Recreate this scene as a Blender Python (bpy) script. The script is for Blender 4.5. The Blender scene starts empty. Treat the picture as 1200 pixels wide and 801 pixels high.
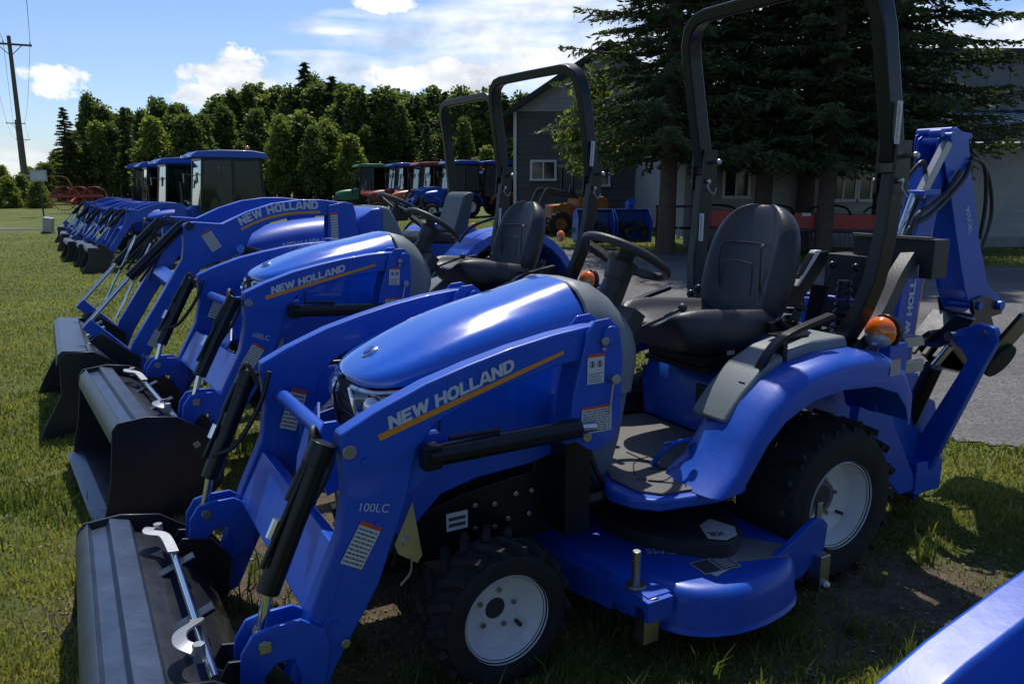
import bpy, bmesh, math, random
import numpy as np
from mathutils import Vector, Matrix, noise
V = Vector; R = math.radians; PI = math.pi
rnd = random.Random(7)
C = bpy.context.scene.collection
# ---------------------------------------------------------------- materials
MATS = {}
def mat(name, base, rough=.5, metal=0., var=.0, vscale=6., bump=0., bscale=60., coat=0., spec=.5, trans=0., emit=None, rvar=0., dust=0.):
    if name in MATS: return MATS[name]
    m = bpy.data.materials.new(name); m.use_nodes = True
    nt = m.node_tree; N = nt.nodes; Lk = nt.links; b = N['Principled BSDF']
    b.inputs['Base Color'].default_value = (*base, 1); b.inputs['Roughness'].default_value = rough
    b.inputs['Metallic'].default_value = metal; b.inputs['Specular IOR Level'].default_value = spec
    b.inputs['Coat Weight'].default_value = coat; b.inputs['Coat Roughness'].default_value = .06
    b.inputs['Transmission Weight'].default_value = trans
    if var or bump or rvar or dust:
        tc = N.new('ShaderNodeTexCoord')
        n = N.new('ShaderNodeTexNoise'); n.inputs['Scale'].default_value = vscale; n.inputs['Detail'].default_value = 6
        n.inputs['Roughness'].default_value = .65
        Lk.new(tc.outputs['Object'], n.inputs['Vector'])
        col = None
        if var:
            mx = N.new('ShaderNodeMix'); mx.data_type = 'RGBA'
            mx.inputs['A'].default_value = (*[c*(1-var) for c in base], 1)
            mx.inputs['B'].default_value = (*[min(1, c*(1+var)) for c in base], 1)
            mr = N.new('ShaderNodeMapRange'); mr.inputs['From Min'].default_value = .3; mr.inputs['From Max'].default_value = .7
            Lk.new(n.outputs['Fac'], mr.inputs['Value']); Lk.new(mr.outputs['Result'], mx.inputs['Factor'])
            col = mx.outputs['Result']
        if dust:
            n3 = N.new('ShaderNodeTexNoise'); n3.inputs['Scale'].default_value = 9; n3.inputs['Detail'].default_value = 8; n3.inputs['Roughness'].default_value = .7
            Lk.new(tc.outputs['Object'], n3.inputs['Vector'])
            mr3 = N.new('ShaderNodeMapRange'); mr3.inputs['From Min'].default_value = .48; mr3.inputs['From Max'].default_value = .78
            mr3.inputs['To Max'].default_value = dust
            Lk.new(n3.outputs['Fac'], mr3.inputs['Value'])
            mx3 = N.new('ShaderNodeMix'); mx3.data_type = 'RGBA'; mx3.inputs['B'].default_value = (.16, .14, .11, 1)
            if col: Lk.new(col, mx3.inputs['A'])
            else: mx3.inputs['A'].default_value = (*base, 1)
            Lk.new(mr3.outputs['Result'], mx3.inputs['Factor']); col = mx3.outputs['Result']
            ra = N.new('ShaderNodeMath'); ra.operation = 'ADD'; ra.inputs[1].default_value = rough
            Lk.new(mr3.outputs['Result'], ra.inputs[0]); Lk.new(ra.outputs[0], b.inputs['Roughness'])
        if col: Lk.new(col, b.inputs['Base Color'])
        if rvar:
            mr2 = N.new('ShaderNodeMapRange'); mr2.inputs['To Min'].default_value = max(0, rough-rvar); mr2.inputs['To Max'].default_value = rough+rvar
            Lk.new(n.outputs['Fac'], mr2.inputs['Value']); Lk.new(mr2.outputs['Result'], b.inputs['Roughness'])
        if bump:
            n2 = N.new('ShaderNodeTexNoise'); n2.inputs['Scale'].default_value = bscale; n2.inputs['Detail'].default_value = 5
            Lk.new(tc.outputs['Object'], n2.inputs['Vector'])
            bp = N.new('ShaderNodeBump'); bp.inputs['Strength'].default_value = bump; bp.inputs['Distance'].default_value = .01
            Lk.new(n2.outputs['Fac'], bp.inputs['Height']); Lk.new(bp.outputs['Normal'], b.inputs['Normal'])
    MATS[name] = m
    return m
BLUE = mat('blue_paint', (.0022, .088, .52), .20, var=.06, vscale=3, bump=.03, bscale=10, coat=1., dust=.08)
BLUE2 = mat('blue_metal_paint', (.0020, .066, .43), .42, var=.12, vscale=5, bump=.06, bscale=45, coat=.12, dust=.06)
FARBLUE = mat('distant_blue_paint', (.005, .075, .42), .35, var=.2, vscale=2, coat=.3)
BLACK = mat('black_paint', (.006, .007, .009), .30, var=.3, bump=.05, bscale=30, dust=.02, spec=.35)
BUCK = mat('bucket_paint', (.009, .011, .016), .34, var=.35, vscale=7, bump=.12, bscale=18, coat=.2, dust=.06)
LIPM = mat('steel_lip_paint', (.044, .066, .112), .36, metal=.45, var=.25, vscale=9, bump=.12, bscale=30, dust=.05)
PLAS = mat('black_plastic', (.018, .018, .020), .5, var=.2, bump=.12, bscale=120)
SEATG = mat('dark_grey_vinyl', (.045, .05, .058), .45, var=.15, bump=.2, bscale=150)
SEAT = mat('seat_vinyl', (.020, .021, .026), .42, var=.2, bump=.25, bscale=160)
RUB = mat('tyre_rubber', (.010, .010, .011), .85, var=.3, vscale=8, bump=.3, bscale=60, dust=.14)
RUBH = mat('hose_rubber', (.010, .010, .011), .48, bump=.1)
GREY = mat('grey_plastic', (.150, .175, .185), .46, var=.08, bump=.1, bscale=150, dust=.12)
WHITE = mat('white_rim_paint', (.64, .65, .64), .42, var=.06, bump=.05, dust=.2)
CHROME = mat('chrome', (.62, .63, .65), .16, metal=1., rvar=.06, vscale=20)
STEEL = mat('zinc_steel', (.42, .42, .40), .36, metal=1., var=.2, bump=.1)
MATM = mat('floor_mat_rubber', (.11, .105, .10), .75, var=.15, bump=.3, bscale=90)
ORANGE = mat('amber_lens', (.85, .16, .01), .14, spec=.6, coat=.5)
def thin_glass(name, tint, keep):
    m = bpy.data.materials.new(name); m.use_nodes = True; nt = m.node_tree; N = nt.nodes; L = nt.links; N.remove(N['Principled BSDF'])
    t_ = N.new('ShaderNodeBsdfTransparent'); t_.inputs[0].default_value = (*tint, 1); g_ = N.new('ShaderNodeBsdfGlossy'); g_.inputs['Roughness'].default_value = .03; g_.inputs[0].default_value = (.9,.95,1,1)
    f_ = N.new('ShaderNodeLayerWeight'); p_ = N.new('ShaderNodeMath'); p_.operation = 'POWER'; p_.inputs[1].default_value = 4; L.new(f_.outputs['Facing'], p_.inputs[0]); a_ = N.new('ShaderNodeMath'); a_.operation = 'ADD'; a_.inputs[1].default_value = keep; L.new(p_.outputs[0], a_.inputs[0])
    x_ = N.new('ShaderNodeMixShader'); L.new(a_.outputs[0], x_.inputs[0]); L.new(t_.outputs[0], x_.inputs[1]); L.new(g_.outputs[0], x_.inputs[2]); L.new(x_.outputs[0], N['Material Output'].inputs['Surface'])
    return m
GLASS = thin_glass('window_glass', (.50,.63,.62), .02)
PALEGL = thin_glass('bright_window_glass', (.30,.36,.38), .38)
LENS = thin_glass('clear_lens', (.75,.80,.84), .10)
LABEL = mat('label_white', (.52, .52, .50), .45)
LRED = mat('label_red', (.50, .06, .03), .45)
LORA = mat('label_orange', (.62, .22, .02), .4)
LINK = mat('label_ink', (.05, .05, .05), .5)
STRIPE = mat('stripe_orange', (.62, .24, .015), .35)
LETTER = mat('letter_grey', (.48, .50, .54), .4)
RED = mat('red_implement_paint', (.30, .022, .012), .45, var=.25, vscale=4, dust=.2)
DRED = mat('dark_red_paint', (.25, .03, .02), .45, var=.2)
TORA = mat('orange_tractor_paint', (.50, .12, .03), .4, var=.15)
YEL = mat('yellow_tractor_paint', (.32, .105, .012), .45, var=.15)
GREEN = mat('green_tractor_paint', (.03, .16, .07), .35, var=.15)
DGREY = mat('dark_metal', (.035, .035, .037), .55, var=.3)
SILV = mat('silver_grey_metal', (.34, .35, .36), .4, metal=.6, var=.2)
WOOD = mat('pole_wood', (.11, .085, .06), .85, var=.3, vscale=10, bump=.5, bscale=30)
BARK = mat('bark', (.07, .05, .038), .9, var=.35, vscale=8, bump=.7, bscale=24)
# ---------------------------------------------------------------- mesh builder
def rotm(rx=0, ry=0, rz=0):
    return (Matrix.Rotation(rz, 4, 'Z') @ Matrix.Rotation(ry, 4, 'Y') @ Matrix.Rotation(rx, 4, 'X'))
class MB:
    def __init__(s, *mats): s.bm = bmesh.new(); s.mats = list(mats); s.mi = 0
    def face(s, pts):
        f = s.bm.faces.new([s.bm.verts.new(p) for p in pts]); f.material_index = s.mi; return s
    def hull(s, vs, fs):
        bv = [s.bm.verts.new(v) for v in vs]
        for f in fs:
            try: q = s.bm.faces.new([bv[i] for i in f]); q.material_index = s.mi
            except ValueError: pass
        return s
    def box(s, c, sz, rot=None):
        hx, hy, hz = [a/2 for a in sz]
        vs = [V((x*hx, y*hy, z*hz)) for x in (-1, 1) for y in (-1, 1) for z in (-1, 1)]
        if rot is not None: vs = [rot @ v for v in vs]
        vs = [v+V(c) for v in vs]
        return s.hull(vs, [(0,1,3,2),(4,6,7,5),(0,4,5,1),(2,3,7,6),(0,2,6,4),(1,5,7,3)])
    def beam(s, a, b, w, h, up=(0,0,1), w2=None, h2=None):
        a = V(a); b = V(b); d = (b-a).normalized(); u = V(up); r = d.cross(u)
        if r.length < 1e-4: r = d.cross(V((1,0,0)))
        r.normalize(); u = r.cross(d)
        w2 = w if w2 is None else w2; h2 = h if h2 is None else h2
        vs = []
        for p, ww, hh in ((a, w, h), (b, w2, h2)):
            for i, j in ((-1,-1),(1,-1),(1,1),(-1,1)): vs.append(p + r*(i*ww/2) + u*(j*hh/2))
        return s.hull(vs, [(0,3,2,1),(4,5,6,7),(0,1,5,4),(1,2,6,5),(2,3,7,6),(3,0,4,7)])
    def prism(s, pts, lo, hi, axis='y'):
        f = {'y': lambda a, b, c: V((a, c, b)), 'x': lambda a, b, c: V((c, a, b)), 'z': lambda a, b, c: V((a, b, c))}[axis]
        n = len(pts)
        vs = [f(p[0], p[1], lo) for p in pts] + [f(p[0], p[1], hi) for p in pts]
        fs = [tuple(range(n)), tuple(range(2*n-1, n-1, -1))] + [(i, (i+1) % n, n+(i+1) % n, n+i) for i in range(n)]
        return s.hull(vs, fs)
    def cyl(s, a, b, r, r2=None, n=16, cap=True):
        a = V(a); b = V(b); r2 = r if r2 is None else r2; d = (b-a).normalized()
        u = d.orthogonal().normalized(); w = d.cross(u)
        vs = [p+u*(math.cos(t)*q)+w*(math.sin(t)*q) for p, q in ((a, r), (b, r2)) for t in [2*PI*i/n for i in range(n)]]
        fs = [(i, (i+1) % n, n+(i+1) % n, n+i) for i in range(n)]
        if cap: fs += [tuple(range(n-1, -1, -1)), tuple(range(n, 2*n))]
        return s.hull(vs, fs)
    def tube(s, pts, r, n=8, smoothp=True, prof=None, up=(0,0,1), closed=False):
        pts = [V(p) for p in pts]
        if smoothp and len(pts) > 2: pts = spline(pts, 6, closed)
        rings = []; m = len(pts); u = None
        for i, p in enumerate(pts):
            if closed: d = pts[(i+1) % m]-pts[i-1]
            else: d = pts[min(i+1, m-1)]-pts[max(i-1, 0)]
            d.normalize()
            if u is None:
                u = V(up)-d*d.dot(V(up))
                if u.length < 1e-3: u = d.orthogonal()
            else: u = u-d*d.dot(u)
            u.normalize(); w = d.cross(u)
            rr = r(i/(m-1)) if callable(r) else r
            if prof: rings.append([p+w*a+u*b for a, b in prof])
            else: rings.append([p+w*(math.cos(2*PI*k/n)*rr)+u*(math.sin(2*PI*k/n)*rr) for k in range(n)])
        return s.loft(rings, cap=not closed, close2=closed)
    def loft(s, rings, cap=True, ring_closed=True, close2=False):
        n = len(rings[0]); vs = [p for r in rings for p in r]; fs = []
        m = len(rings)
        for i in range(m if close2 else m-1):
            j = (i+1) % m
            for k in range(n if ring_closed else n-1):
                l = (k+1) % n
                fs.append((i*n+k, i*n+l, j*n+l, j*n+k))
        if cap and ring_closed: fs += [tuple(range(n-1, -1, -1)), tuple(range((m-1)*n, m*n))]
        return s.hull(vs, fs)
    def lathe(s, prof, c, axis='y', n=32, closed=False):
        c = V(c); rings = []
        for i in range(n):
            t = 2*PI*i/n; ct, st = math.cos(t), math.sin(t)
            rings.append([c+(V((r*ct, h, r*st)) if axis == 'y' else V((r*ct, r*st, h)) if axis == 'z' else V((h, r*ct, r*st))) for r, h in prof])
        return s.loft(rings, cap=False, ring_closed=closed, close2=True)
    def ball(s, c, rad, n=10, sx=1, sy=1, sz=1, rot=None):
        c = V(c); rings = []
        for i in range(n+1):
            a = -PI/2+PI*i/n
            ring = []
            for k in range(2*n):
                p = V((math.cos(a)*math.cos(PI*k/n)*sx, math.cos(a)*math.sin(PI*k/n)*sy, math.sin(a)*sz))*rad
                if rot is not None: p = rot @ p
                ring.append(c+p)
            rings.append(ring)
        s.loft(rings, cap=False); return s
    SPLIT = {'pin','pedal','seat_belt','lever','rod','hose','strap','gusset','grille_trim','vent','lever_boot','bolt','nut','panel_gap'}
    def build(s, name, parent=None, bevel=0, seg=2, smooth=38, sub=0, label=None):
        if name in MB.SPLIT:
            parts = s.islands()
            if len(parts) > 1:
                o = None
                for bm_ in parts:
                    q = MB(*s.mats); q.bm.free(); q.bm = bm_; o = q._build(name, parent, bevel, seg, smooth, sub, label)
                s.bm.free(); return o
        return s._build(name, parent, bevel, seg, smooth, sub, label)
    def islands(s):
        """separate pieces (shells whose boxes touch stay together), each as its own bmesh"""
        bm = s.bm; bm.verts.ensure_lookup_table(); bm.verts.index_update(); comp = [-1]*len(bm.verts); k = 0
        for v in bm.verts:
            if comp[v.index] >= 0: continue
            st = [v]; comp[v.index] = k
            while st:
                a = st.pop()
                for e in a.link_edges:
                    b = e.other_vert(a)
                    if comp[b.index] < 0: comp[b.index] = k; st.append(b)
            k += 1
        lo = [V((1e9,)*3) for _ in range(k)]; hi = [V((-1e9,)*3) for _ in range(k)]
        for v in bm.verts:
            c = comp[v.index]
            for i in range(3): lo[c][i] = min(lo[c][i], v.co[i]); hi[c][i] = max(hi[c][i], v.co[i])
        par = list(range(k))
        def f(a):
            while par[a] != a: a = par[a]
            return a
        for a in range(k):
            for b in range(a):
                if all(lo[a][i] <= hi[b][i]+.004 and lo[b][i] <= hi[a][i]+.004 for i in range(3)): par[f(a)] = f(b)
        out = []
        for g_ in sorted({f(a) for a in range(k)}):
            nb = bm.copy(); nb.verts.ensure_lookup_table()
            bmesh.ops.delete(nb, geom=[v for v in nb.verts if f(comp[v.index]) != g_], context='VERTS'); out.append(nb)
        return out
    def _build(s, name, parent=None, bevel=0, seg=2, smooth=38, sub=0, label=None):
        bmesh.ops.remove_doubles(s.bm, verts=s.bm.verts, dist=1e-5)
        bmesh.ops.recalc_face_normals(s.bm, faces=s.bm.faces)
        me = bpy.data.meshes.new(name); s.bm.to_mesh(me); s.bm.free()
        for m in s.mats: me.materials.append(m)
        if smooth:
            me.polygons.foreach_set('use_smooth', [True]*len(me.polygons))
            if smooth < 180: me.set_sharp_from_angle(angle=R(smooth))
        o = bpy.data.objects.new(name, me); C.objects.link(o)
        if parent: o.parent = parent
        if sub:
            md = o.modifiers.new('sub', 'SUBSURF'); md.levels = md.render_levels = sub
        if bevel:
            md = o.modifiers.new('bevel', 'BEVEL'); md.width = bevel; md.segments = seg; md.limit_method = 'ANGLE'
            md.angle_limit = R(40); md.harden_normals = True
        if label: o['label'] = label
        return o
def spline(pts, k=6, closed=False):
    out = []; m = len(pts)
    rng = range(m) if closed else range(m-1)
    for i in rng:
        p0 = pts[(i-1) % m] if closed else pts[max(i-1, 0)]
        p1 = pts[i]; p2 = pts[(i+1) % m]
        p3 = pts[(i+2) % m] if closed else pts[min(i+2, m-1)]
        for j in range(k):
            t = j/k
            out.append(.5*((2*p1)+(p2-p0)*t+(2*p0-5*p1+4*p2-p3)*t*t+(3*p1-p0-3*p2+p3)*t**3))
    if not closed: out.append(pts[-1])
    return out
def thing(name, label, cat, loc=(0,0,0), rz=0, group=None, rot=None):
    o = bpy.data.objects.new(name, None); C.objects.link(o); o.empty_display_size = .2
    o.location = loc; o.rotation_euler = rot if rot else (0, 0, rz); o['label'] = label; o['category'] = cat
    if group: o['group'] = group
    return o
def tag(o, label=None, cat=None, group=None, kind=None):
    if label: o['label'] = label
    if cat: o['category'] = cat
    if group: o['group'] = group
    if kind: o['kind'] = kind
    return o
def copy_tree(o, parent=None, skip=()):
    c = o.copy(); C.objects.link(c)
    if parent: c.parent = parent
    for ch in o.children:
        if ch.name.split('.')[0] in skip: continue
        copy_tree(ch, c)
    return c
def text_mesh(name, txt, m, origin, right, up, size, parent, width=None, thick=.0006, bold=0, shear=0., align='LEFT', mirror=False):
    cu = bpy.data.curves.new(name, 'FONT'); cu.body = txt; cu.size = 1; cu.extrude = 0; cu.offset = bold; cu.shear = shear
    cu.resolution_u = 3; cu.align_x = align
    to = bpy.data.objects.new(name, cu); C.objects.link(to)
    dg = bpy.context.evaluated_depsgraph_get(); dg.update()
    me = bpy.data.meshes.new_from_object(to.evaluated_get(dg)); bpy.data.objects.remove(to); bpy.data.curves.remove(cu)
    me.name = name
    n = len(me.vertices); co = np.empty(n*3); me.vertices.foreach_get('co', co); co = co.reshape(-1, 3)
    w = co[:, 0].max()-co[:, 0].min()
    sx = size if width is None else width/w
    r = V(right).normalized(); u = V(up); u = (u-r*u.dot(r)).normalized(); nn = r.cross(u); o_ = V(origin)
    out = np.array(o_)[None]+co[:, :1]*sx*np.array(r)[None]+co[:, 1:2]*size*np.array(u)[None]+np.array(nn)[None]*thick
    me.vertices.foreach_set('co', out.ravel()); me.materials.clear(); me.materials.append(m); me.update()
    ob = bpy.data.objects.new(name, me); C.objects.link(ob); ob.parent = parent
    return ob
GLY = {'N': (.86, [((.14,0),(.14,1)),((.14,.92),(.72,.08)),((.72,0),(.72,1))]), 'E': (.74, [((.14,0),(.14,1)),((.14,.89),(.68,.89)),((.14,.5),(.62,.5)),((.14,.11),(.68,.11))]),
       'W': (1.16, [((.10,1),(.34,.06)),((.34,.06),(.58,.92)),((.58,.92),(.82,.06)),((.82,.06),(1.06,1))]), 'H': (.86, [((.14,0),(.14,1)),((.72,0),(.72,1)),((.14,.5),(.72,.5))]),
       'O': (.88, [((.14,.24),(.14,.76)),((.74,.24),(.74,.76)),((.28,.89),(.60,.89)),((.28,.11),(.60,.11)),((.15,.70),(.32,.90)),((.73,.70),(.56,.90)),((.15,.30),(.32,.10)),((.73,.30),(.56,.10))]),
       'L': (.70, [((.14,0),(.14,1)),((.14,.11),(.66,.11))]), 'A': (.92, [((.10,0),(.40,1)),((.40,1),(.52,1)),((.82,0),(.52,1)),((.24,.28),(.68,.28))]),
       'D': (.86, [((.14,0),(.14,1)),((.14,.89),(.52,.89)),((.14,.11),(.52,.11)),((.50,.90),(.71,.70)),((.50,.10),(.71,.30)),((.72,.26),(.72,.74))]), ' ': (.38, [])}
def block_text(name, txt, m, origin, right, up, h, parent, width=None, sw=.245):
    """heavy block capitals cut as thin sheet strokes"""
    W_ = sum(GLY[c][0] for c in txt); sx = h if width is None else width/W_
    r = V(right).normalized(); u = V(up).normalized(); n = r.cross(u).normalized(); o = V(origin); b = MB(m); x0 = 0; k = 0
    for c in txt:
        w_, st = GLY[c]
        for (ax, ay), (bx, by) in st:
            p = V((ax, ay)); q = V((bx, by)); d = (q-p).normalized(); e = V((-d.y, d.x))*sw/2; k += 1
            if abs(d.y) < .2 or abs(d.x) > .05 and abs(d.y) < .98: ext = d*.02
            else: ext = d*0
            pts = [p-ext-e, q+ext-e, q+ext+e, p-ext+e]
            b.face([o+r*((x0+a.x)*sx)+u*(min(1, max(0, a.y))*h)+n*(.0004+.00006*k) for a in pts])
        x0 += w_
    return b._build(name, parent, smooth=0)
def label_plate(parent, o, right, up, w, h, kind='text', off=.002, name='decal'):
    """a warning decal: white sheet, coloured head, rows of ink strokes"""
    b = MB(LABEL, LRED, LINK, LORA); o = V(o); r = V(right).normalized(); u = V(up); u = (u-r*u.dot(r)).normalized(); n = r.cross(u)
    def q(x0, y0, x1, y1, k, dz):
        b.mi = k; b.face([o+r*x0*w+u*y0*h+n*dz, o+r*x1*w+u*y0*h+n*dz, o+r*x1*w+u*y1*h+n*dz, o+r*x0*w+u*y1*h+n*dz])
    q(0, 0, 1, 1, 0, off)
    rr = random.Random(int(w*1e5+h*1e4))
    if kind == 'text' and w < .04:
        for i in range(26):
            y = .03+i*.036; x = rr.uniform(.12, .3); q(x, y, x+rr.uniform(.2, .5), y+.018, 2, off+.0006)
    elif kind == 'text':
        q(0, .9, 1, 1, 1, off+.0006)
        rows = 9
        for i in range(rows):
            y = .84-i*.84/rows; x = .05
            while x < .93:
                l = rr.uniform(.05, .22); q(x, y-.035, min(.95, x+l), y, 2, off+.0006); x += l+.035
    elif kind == 'icons':
        q(0, .9, 1, 1, 1, off+.0006)
        for cx in (.28, .72):
            for k in range(14):
                t = 2*PI*k/14; t2 = 2*PI*(k+1)/14
                b.mi = 2
                b.face([o+r*((cx+.17*rad*math.cos(a))*w)+u*(.66*h+.17*rad*w*math.sin(a))+n*(off+.0006) for a, rad in ((t, 1), (t2, 1), (t2, .8), (t, .8))])
            q(cx-.05, .58, cx+.06, .74, 2, off+.0008)
        for i in range(5):
            q(.06, .36-i*.07-.02, rr.uniform(.7, .94), .36-i*.07, 2, off+.0006)
    elif kind == 'bar':
        q(.1, .2, .9, .4, 2, off+.0006); q(.1, .55, .9, .75, 2, off+.0006)
    return b.build(name, parent, smooth=0)
# ---------------------------------------------------------------- wheels
def wheel(parent, x, y, r, w, rim_r, side, lugs, name='wheel', hole=.035, bolts=5, dish=.09, rimmat=WHITE):
    """side=+1: outer face towards +y; y = outer tyre face"""
    wt = MB(RUB); s = side; rr = rim_r
    prof = [(rr*.93, y-s*.02), (rr*1.02, y-s*.012), (rr+(r-rr)*.35, y), (rr+(r-rr)*.7, y-s*.008), (r-.03, y-s*.03), (r-.018, y-s*.055), (r-.012, y-s*w/2),
            (r-.018, y-s*(w-.055)), (r-.03, y-s*(w-.03)), (rr+(r-rr)*.4, y-s*w), (rr*.93, y-s*(w-.02))]
    wt.lathe(prof, (x, 0, r), n=48)
    for i in range(lugs):
        for hs in (0, 1):
            a = 2*PI*(i+.5*hs)/lugs
            yc = y-s*(w*.27 if hs == 0 else w*.73)
            m = Matrix.Rotation(-a, 4, 'Y')
            m2 = m @ Matrix.Rotation((R(28) if hs == 0 else -R(28))*s, 4, 'X')
            c = V((x, yc, r))+m @ V((r-.012, 0, 0))
            wt.box(c, (.024, w*.50, .022), rot=(m @ Matrix.Rotation((R(30) if hs == 0 else -R(30))*s, 4, 'X')))
            c2 = V((x, y-s*(.022 if hs == 0 else w-.022), r))+m @ V((r-.03, 0, 0))
            wt.box(c2, (.022, .016, .018), rot=m)
    wb = MB(RUB)
    t = wt.build(name, parent, smooth=40)
    rm = MB(rimmat)
    rp = [(rr, y-s*.006), (rr*1.005, y-s*.016), (rr*.95, y-s*.016), (rr*.925, y-s*.030), (rr*.90, y-s*(dish*.45)), (rr*.82, y-s*(dish*.80)), (rr*.60, y-s*(dish*.97)),
          (rr*.40, y-s*dish), (hole, y-s*dish), (hole, y-s*(dish+.012)), (rr*.8, y-s*(dish+.02)), (rr*.9, y-s*(dish+.02)), (rr*.9, y-s*(w-.02)), (rr*.98, y-s*(w-.015)), (rr*.98, y-s*(w-.01))]
    rm.lathe(rp[::-1], (x, 0, r), n=48)
    ro = rm.build('rim', t, smooth=35)
    hb = MB(DGREY, STEEL)
    hb.cyl((x, y-s*(dish+.04), r), (x, y-s*(dish+.004), r), hole*1.3, n=20)
    hb.mi = 1
    for i in range(bolts):
        a = 2*PI*i/bolts+.5; c = V((x+math.cos(a)*rr*.44, y-s*(dish+.004), r+math.sin(a)*rr*.44))
        hb.cyl(c, c+V((0, s*.014, 0)), .0085, n=6)
    hb.mi = 0
    c = V((x-.5*rr, y-s*(dish-.0), r-.42*rr)); hb.cyl(c, c+V((0, s*.035, 0)), .007, n=8)
    hb.build('hub', t, smooth=30)
    return t
# ---------------------------------------------------------------- compact loader tractor (measured from the machine in front)
ARM = [(1.892,.850),(1.890,.884),(1.793,.932),(1.647,.990),(1.518,1.027),(1.382,1.060),(1.238,1.086),(1.117,1.100),(1.03,1.10),(1.01,1.06),(1.04,1.0),
       (1.20,.992),(1.36,.958),(1.50,.922),(1.62,.872),(1.68,.80),(1.715,.66),(1.80,.44),(1.93,.23),(2.02,.045),(2.07,.025),(2.11,.06),(2.10,.13),(1.985,.43),(1.905,.60),(1.885,.72)]
def compact(name, label, group, loc, rot):
    t = thing(name, label, 'tractor', loc, group=group, rot=rot)
    # --- chassis
    b = MB(DGREY)
    b.box((.15,0,.40), (.75,.30,.16)); b.box((-.05,0,.52),(.40,.30,.26)); b.box((-.28,0,.52),(.30,.34,.34)); b.box((.75,0,.40), (.6,.24,.16))
    b.box((1.30,0,.55), (.62,.34,.30)); b.box((1.30,0,.44),(.6,.40,.06))
    b.cyl((0,-.50,.33),(0,.50,.33),.085,n=20); b.cyl((0,-.30,.36),(0,.30,.36),.13,n=20)
    b.box((1.42,0,.40),(.50,.44,.05)); b.box((1.62,0,.52),(.10,.50,.26))
    for x in (1.42,1.55,1.22):
        for z in (.52,.60): b.cyl((x,.205,z-.12),(x,.235,z-.12),.012,n=6)
    b.build('chassis', t, bevel=.006)
    b = MB(DGREY); b.beam((1.40,-.42,.235),(1.40,.42,.235),.11,.10)
    for s in (-1,1): b.cyl((1.40,s*.30,.20),(1.40,s*.42,.235),.075,n=16); b.box((1.40,s*.36,.26),(.10,.06,.16)); b.cyl((1.30,s*.05,.27),(1.32,s*.33,.25),.014,n=8)
    b.build('front_axle', t, bevel=.006)
    b = MB(BLACK, STEEL, LABEL); 
    b.prism([(1.00,.36),(1.00,.70),(1.14,.70),(1.18,.58),(1.30,.57),(1.45,.55),(1.64,.50),(1.68,.36),(1.40,.34)], .26, .283); b.box((1.07,.33,.55),(.10,.12,.34))
    b.mi = 1
    for x, z in ((1.33,.50),(1.40,.51),(1.25,.52),(1.33,.42),(1.40,.43),(1.28,.44),(1.19,.52),(1.20,.44)): b.cyl((x,.285,z),(x,.298,z),.010,n=6)
    b.build('loader_mount', t, bevel=.003)
    label_plate(t, (1.50,.287,.44), (-1,0,0), (0,0,1), .075, .060, 'bar')
    # --- hood
    secs = [(1.722,.02,.908,.012),(1.714,.10,.905,.026),(1.695,.155,.905,.042),(1.66,.198,.908,.060),(1.60,.230,.914,.084),(1.50,.25,.922,.122),(1.38,.26,.93,.158),(1.25,.262,.93,.192),(1.13,.26,.925,.222),
            (1.04,.262,.915,.252),(.985,.270,.905,.275),(.955,.274,.905,.280)]
    rings = []
    for x, w, zb, h in secs:
        ring = []
        n = 22
        for k in range(n+1):
            a = PI*k/n; c_, s_ = math.cos(a), math.sin(a)
            e = .62
            y = w*math.copysign(abs(c_)**e, c_); z = zb+h*abs(s_)**.80
            # crease lines that run to the nose
            z -= .008*math.exp(-((abs(y)/w-.68)/.12)**2)*min(1, (1.722-x)*6)
            if x < 1.15: z += .012*math.exp(-((abs(y)/w-.0)/.5)**2)*(1.15-x)/.25
            ring.append(V((x, y, z)))
        rings.append(ring)
    b = MB(BLUE); b.loft(rings, cap=False, ring_closed=False)
    hood = b.build('hood', t, smooth=180, sub=1)
    b = MB(BLUE)
    for s in (-1,1):
        pts = [(1.60,.66),(1.56,.80),(1.50,.885),(1.40,.935),(1.20,.935),(1.00,.93),(.955,.935),(.955,.68),(1.05,.655),(1.30,.605),(1.45,.60),(1.60,.585)]
        b.prism(pts, s*.243, s*.262)
    b.build('side_panel', t, bevel=.006, seg=3)
    for s in (-1,1):
        b = MB(BLUE2); b.prism([(1.80,.60),(1.80,.70),(1.60,.745),(1.20,.70),(.98,.70),(.98,.665),(1.20,.617),(1.393,.605),(1.52,.575),(1.60,.50),(1.66,.47),(1.74,.50)], s*.285, s*.298); b.build('frame_rail', t, bevel=.004)
    b = MB(CHROME); 
    for s in (-1,1):
        b.tube([(1.722,s*.08,.895),(1.694,s*.17,.893),(1.65,s*.220,.897),(1.56,s*.254,.905),(1.46,s*.262,.914)], .009, n=6)
        b.tube([(1.725,s*.07,.89),(1.725,s*.115,.83),(1.70,s*.15,.72)], .008, n=6)
    b.build('grille_trim', t)
    b = MB(PLAS); b.prism([(1.50,.50),(1.67,.52),(1.695,.66),(1.700,.885),(1.50,.885)], -.17, .17)
    for i in range(10): b.box((1.698,0,.56+i*.031),(.014,.24,.010))
    b.build('grille', t, bevel=.004)
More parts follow.
